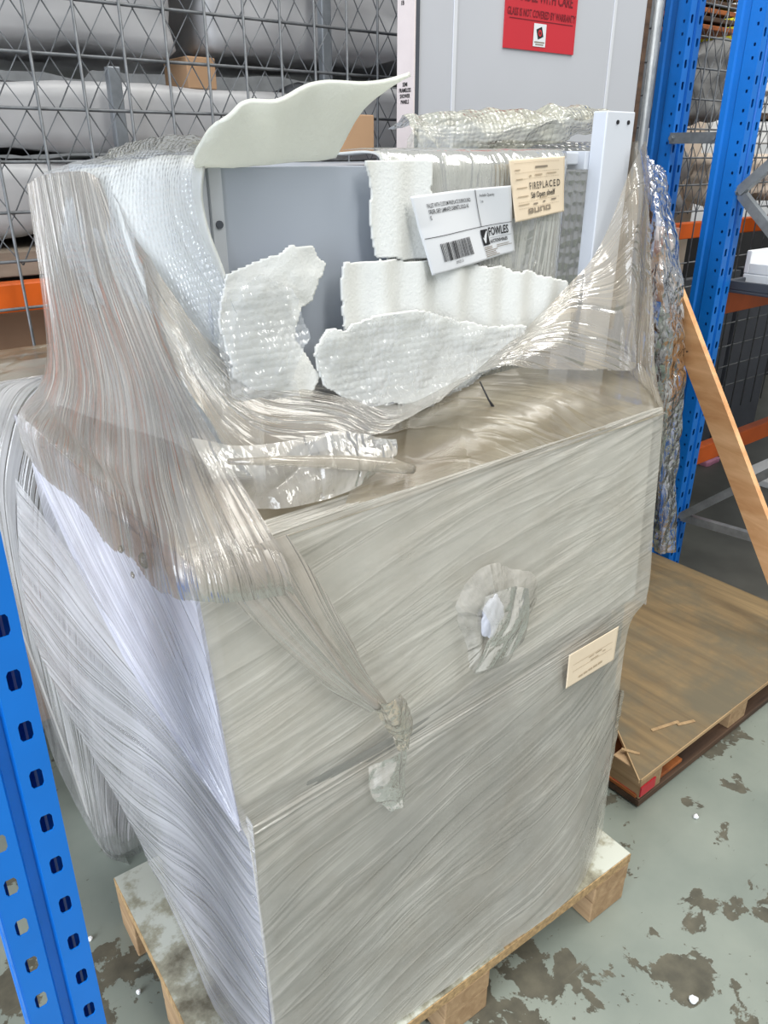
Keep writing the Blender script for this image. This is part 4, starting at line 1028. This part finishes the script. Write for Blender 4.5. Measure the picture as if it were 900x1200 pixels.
for k in range(4):
    x0 = 0.25 + k * 0.125
    ic += [(x0, 0.10, x0 + 0.022, 0.185), (x0 + 0.078, 0.10, x0 + 0.10, 0.185)]
    if k != 2: ic.append((x0, 0.10, x0 + 0.10, 0.122))
    if k != 1: ic.append((x0, 0.168, x0 + 0.10, 0.185))
    if k == 0: ic.append((x0, 0.10, x0 + 0.10, 0.15))
rect_print('symbols', ic, M['greyink'], lcw, Pc)

ll, mpl = label_sheet('paper_label', 'label_l', M['cream'], 0.0)
tag(ll, 'cream paper label under film at the right edge of the lower carton', 'label', 'cream paper labels')
Pl = lambda x, y: mpl(x, y, 0.0010)
rect_print('faint_print', [(0.1, 0.62, 0.9, 0.63), (0.1, 0.42, 0.9, 0.43), (0.42, 0.56, 0.52, 0.59), (0.55, 0.57, 0.68, 0.60), (0.46, 0.45, 0.62, 0.48), (0.7, 0.5, 0.76, 0.53)], M['paleink'], ll, Pl)
rect_print('symbols', [(0.24 + k * 0.1, 0.12 + k * .01, 0.32 + k * 0.1, 0.18 + k * .01) for k in range(5)], M['paleink'], ll, Pl)

# ================================================================== SECOND PALLET (empty, right)
p2 = empty('wooden_pallet', (1.502, 0.809, 0), math.radians(0.5))
tag(p2, 'empty weathered plywood pallet on the floor at the right', 'pallet')
WX, WY = 1.155, 0.76
poly = [(0, 0), (WX, 0), (WX, WY), (0.24, WY), (0.20, 0.30), (0.16, 0.21)]
prism('plywood_deck', poly, 0.118, 0.130, M['ply'], p2, None, 0.0008)
box('edge_strip', (0.004, -0.0025, 0.1185), (WX, 0.0, 0.1295), M['timber'], p2)
e_ = Vector((0.16, 0.21, 0)); L_ = e_.length
es = box('edge_strip', (0.0, -0.0005, 0.1185), (L_, 0.003, 0.1295), M['timber'], p2); es.rotation_euler = (0, 0, math.atan2(e_.y, e_.x))
for i, x in enumerate((0.035, 0.50, 1.03)):
    for j, y in enumerate((0.012, 0.33, 0.65)):
        xx = x + (0.24 if i == 0 and j else 0)
        box('block', (xx, y, 0.028), (xx + 0.10, y + 0.10, 0.118), M['timber_y'], p2, 0.003)
for y in (0.008, 0.32, 0.65):
    box('bottom_board', (0.03, y, 0.006), (WX, y + 0.11, 0.028), M['dark_timber'], p2, 0.002)
box('end_board', (0.03, 0.02, 0.0285), (0.26, 0.74, 0.040), M['rust_timber'], p2, 0.002)
box('red_mark', (0.032, 0.0075, 0.0405), (0.10, 0.0115, 0.075), M['red'], p2)
box('red_mark', (0.034, 0.0225, 0.0402), (0.10, 0.10, 0.0412), M['red'], p2)
for i, (x, y, a_, l_) in enumerate(((0.07, 0.05, 0.5, 0.05), (0.24, 0.05, 1.3, 0.10), (0.30, 0.02, 1.2, 0.06))):
    s_ = box('splinter', (-0.004, -l_ / 2, 0), (0.006, l_ / 2, 0.003), M['timber'], p2, 0.001); s_.location = (x, y + 0.03, 0.130); s_.rotation_euler = (0, 0, a_)

# leaning plank
pk = empty('leaning_plank', (2.45, 1.52, 1.20))
tag(pk, 'orange pine plank leaning diagonally at the right above the pallet', 'plank')
dvec = Vector((0, -0.497, -0.757)).normalized()
bar('plank_body', -dvec * 0.16, dvec * 1.28, 0.095, 0.02, M['plank'], pk, Vector((1, -0.15, 0.1)))
for t_ in (0.04, 0.2, 0.38, 0.58):
    bm = bmesh.new(); bmesh.ops.create_icosphere(bm, subdivisions=1, radius=0.004)
    q = bm_obj('nail_hole', bm, M['dark_timber'], pk); q.location = dvec * t_ + Vector((-0.011, 0.02 if t_ < .3 else -0.03, 0.0))

# crumpled clear film wrapped round the foot of the uprights
o9 = Vector((2.4, 1.5, 0.15)); pf = empty('crumpled_film', o9)
tag(pf, 'crumpled clear plastic film hanging in front of the blue upright beside the plank', 'plastic film')
patch('film_sheet', rel(CTRL['posttube'], o9), 200, 80, film('bright_crumpled_film', (226, 224, 224), 0.05, 0.62, 12, 26, 0.12, 1.2, 1.0, crumple=26, thresh=(0.45, 0.58)), pf,
      lambda s, t: 0.026 * (fbm(s * 11, t * 14) - .5) + 0.010 * (ridge(s * 14 + t * 9, t * 16) - .3), fade=False)
o = box('brown_board', (2.50, 1.575, 1.17), (2.515, 1.66, 1.42), simple('reddish_brown_board', (176, 126, 108), 0.6), None, 0.002, mat=None)
tag(o, 'reddish brown board end showing through the crumpled clear film', 'board')

# ================================================================== GOODS AT THE RIGHT
for i in range(5):
    o = box('timber_slat', (3.36 + 0.01 * (i % 2), 2.18, 2.13 + i * 0.03), (3.72 - 0.03 * (i % 3), 2.9, 2.148 + i * 0.03), M['dark_timber'] if i % 2 else M['rust_timber'], None, 0.003)
    tag(o, ['lowest', 'second lowest', 'middle', 'second highest', 'topmost'][i] + ' brown timber slat in the stack between the blue uprights', 'timber slat', 'timber slats behind the right mesh')
bundle('grey_bag', (3.12, 2.15, 1.79), (3.60, 2.55, 2.06), M['greycloth'], 'grey hanging bag behind the mesh between the blue uprights', None, 8, 0.05, 'bag')
bundle('grey_bag', (3.0, 2.12, 1.07), (3.36, 2.4, 1.66), M['greycloth'], 'grey blotchy bag below the spacer bar behind the mesh', None, 9, 0.05, 'bag')
bundle('yellow_bag', (3.72, 2.30, 2.12), (3.98, 2.5, 2.23), M['yellow'], 'yellow plastic bag behind the grey hanging bag', None, 10, 0.03, 'bag')
o = box('mint_sheet', (3.6, 2.75, 1.98), (4.5, 2.8, 2.6), M['mint'], None, 0.004); tag(o, 'pale mint green sheet behind the right blue upright', 'sheet')
bundle('orange_bag', (3.75, 2.55, 2.02), (4.05, 2.68, 2.09), M['orange_bright'], 'bright orange plastic packet below the mint sheet', None, 11, 0.015, 'packet')
o = box('beige_board', (3.67, 2.45, 0.0), (4.0, 2.5, 2.04), M['beige'], None, 0.004); tag(o, 'beige board upright behind the mesh left of the right blue upright', 'board')
o = box('beige_board', (3.40, 2.56, 0.0), (3.66, 2.6, 1.7), M['white'], None, 0.004); tag(o, 'white board below the spacer bar behind the mesh', 'board')
for i, (x0, x1, z0, z1, lab) in enumerate(((4.05, 4.9, 1.95, 2.07, 'white box on the upper level right of the blue upright'), (4.0, 4.9, 1.70, 1.80, 'white box on the lower level right of the blue upright'), (4.0, 4.8, 2.12, 2.3, 'white box topmost at the right edge of the picture'))):
    o = box('white_box', (x0, 2.43, z0), (x1, 2.68, z1), M['white'], None, 0.006); tag(o, lab, 'box', 'white boxes at the right')
o = box('dark_board', (4.0, 2.43, 1.82), (4.9, 2.68, 1.85), M['dark_timber'], None, 0.003); tag(o, 'dark board between the white boxes at the right', 'board')
bundle('beige_bag', (3.75, 2.2, 1.45), (4.9, 2.36, 1.64), M['beige'], 'beige lumpy bags behind the mesh at the right edge', None, 12, 0.05, 'bag')
bundle('brown_bag', (3.55, 3.05, 0.02), (4.7, 3.3, 1.58), M['dark_timber'], 'dark brown bag behind the diagonal braces', None, 13, 0.04, 'bag')
o = box('white_backdrop', (3.1, 3.42, 0.0), (7.5, 3.45, 2.7), M['white'], None, 0.004); tag(o, 'large white backdrop sheet added to brighten the back of the right bay', 'sheet')  # added backdrop, brightens the view between the uprights
# on the beam level
ty = empty('grey_tray', (2.90, 0.95, 1.168)); tag(ty, 'dark grey tray lying on the orange beam at the right', 'tray')
box('tray_base', (0, 0, 0), (2.6, 0.64, 0.012), M['darkgrey'], ty, 0.003)  # tray base lengthened to cast shade on the bay floor
for lo, hi in (((0, 0, 0.012), (2.6, 0.015, 0.045)), ((0, 0.625, 0.012), (2.6, 0.64, 0.045)), ((0, 0.015, 0.012), (0.015, 0.625, 0.045)), ((2.585, 0.015, 0.012), (2.6, 0.625, 0.045))):
    box('tray_rim', lo, hi, M['darkgrey'], ty, 0.003)
wc = empty('foam_corner', (3.02, 1.42, 1.182)); tag(wc, 'white foam corner block with raised sides on the grey tray', 'foam block')
box('block_base', (0, 0, 0), (0.36, 0.17, 0.045), M['white'], wc, 0.004)
box('block_back', (0, 0.15, 0.045), (0.36, 0.17, 0.13), M['white'], wc, 0.003)
box('block_end', (0.0, 0.0, 0.045), (0.02, 0.15, 0.085), M['white'], wc, 0.003)
wc = empty('foam_corner', (3.02, 1.27, 1.182)); tag(wc, 'white foam block at the very right edge on the grey tray', 'foam block')
box('block_base', (0, 0, 0), (0.5, 0.13, 0.10), M['white'], wc, 0.004)
box('block_lip', (0, 0, 0.10), (0.5, 0.02, 0.125), M['white'], wc, 0.003)
o = box('slate_sheet', (3.45, 1.70, 1.17), (4.3, 1.73, 1.50), M['darkgrey'], None, 0.003); tag(o, 'dark blue-grey panel standing behind the white foam blocks', 'panel')
# below the beam
for i, (x0, x1, y) in enumerate(((3.72, 4.02, 2.3), (4.12, 4.4, 2.33), (4.5, 5.0, 2.36))):
    o = box('slate_sheet', (x0, y, 0.0), (x1, y + 0.05, 1.05), M['darkgrey'], None, 0.004)
    tag(o, ['dark panel nearest the plank behind the low mesh', 'dark panel middle of three behind the low mesh', 'dark panel farthest right behind the low mesh'][i], 'panel', 'dark panels behind the low mesh')
bundle('rubble_bag', (3.03, 2.05, 0.03), (3.45, 2.4, 0.70), M['greenish'], 'pale green crumpled bag low behind the mesh, beside the plank', None, 14, 0.05, 'bag')
bundle('rubble_bag', (3.1, 2.1, 0.77), (3.5, 2.4, 1.03), M['greenish'], 'pale green crumpled bag just under the orange beam', None, 15, 0.04, 'bag')
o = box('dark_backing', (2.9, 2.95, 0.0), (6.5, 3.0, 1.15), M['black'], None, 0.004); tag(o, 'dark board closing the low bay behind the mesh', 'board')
bundle('pink_scrap', (4.03, 2.12, 0.0), (4.17, 2.17, 0.03), M['pink'], 'pink plastic scrap on the floor under the low orange beam', None, 16, 0.006, 'scrap')
o = box('foam_offcut', (4.0, 1.68, 0.0), (4.4, 1.93, 0.04), M['white'], None, 0.006); tag(o, 'white foam offcut on the floor behind the plank', 'foam offcut')
# crumbs on the floor
cr_l = ['white foam crumb on the floor beside the empty pallet', 'white foam crumb on the floor below the worn patch at the right', 'white foam crumb on the red marked corner of the empty pallet', 'white foam crumb on the floor near the blue upright at the left', 'tiny white foam crumb on the floor left of the pallet']
for i, (x, y, z, r_) in enumerate(((1.63, 0.70, 0.0, 0.007), (1.17, 0.42, 0.0, 0.009), (1.60, 0.905, 0.041, 0.008), (0.20, 1.36, 0.0, 0.006), (0.24, 1.17, 0.0, 0.006))):
    bm = bmesh.new(); bmesh.ops.create_icosphere(bm, subdivisions=2, radius=r_)
    for v in bm.verts: v.co *= 1 + 0.6 * (float(vn(v.co.x * 200 + i * 9, v.co.y * 200 + v.co.z * 150)) - .5)
    o = bm_obj('foam_crumb', bm, M['white']); o.location = (x, y, z + r_ * 0.8); tag(o, cr_l[i], 'foam crumb', 'foam crumbs')
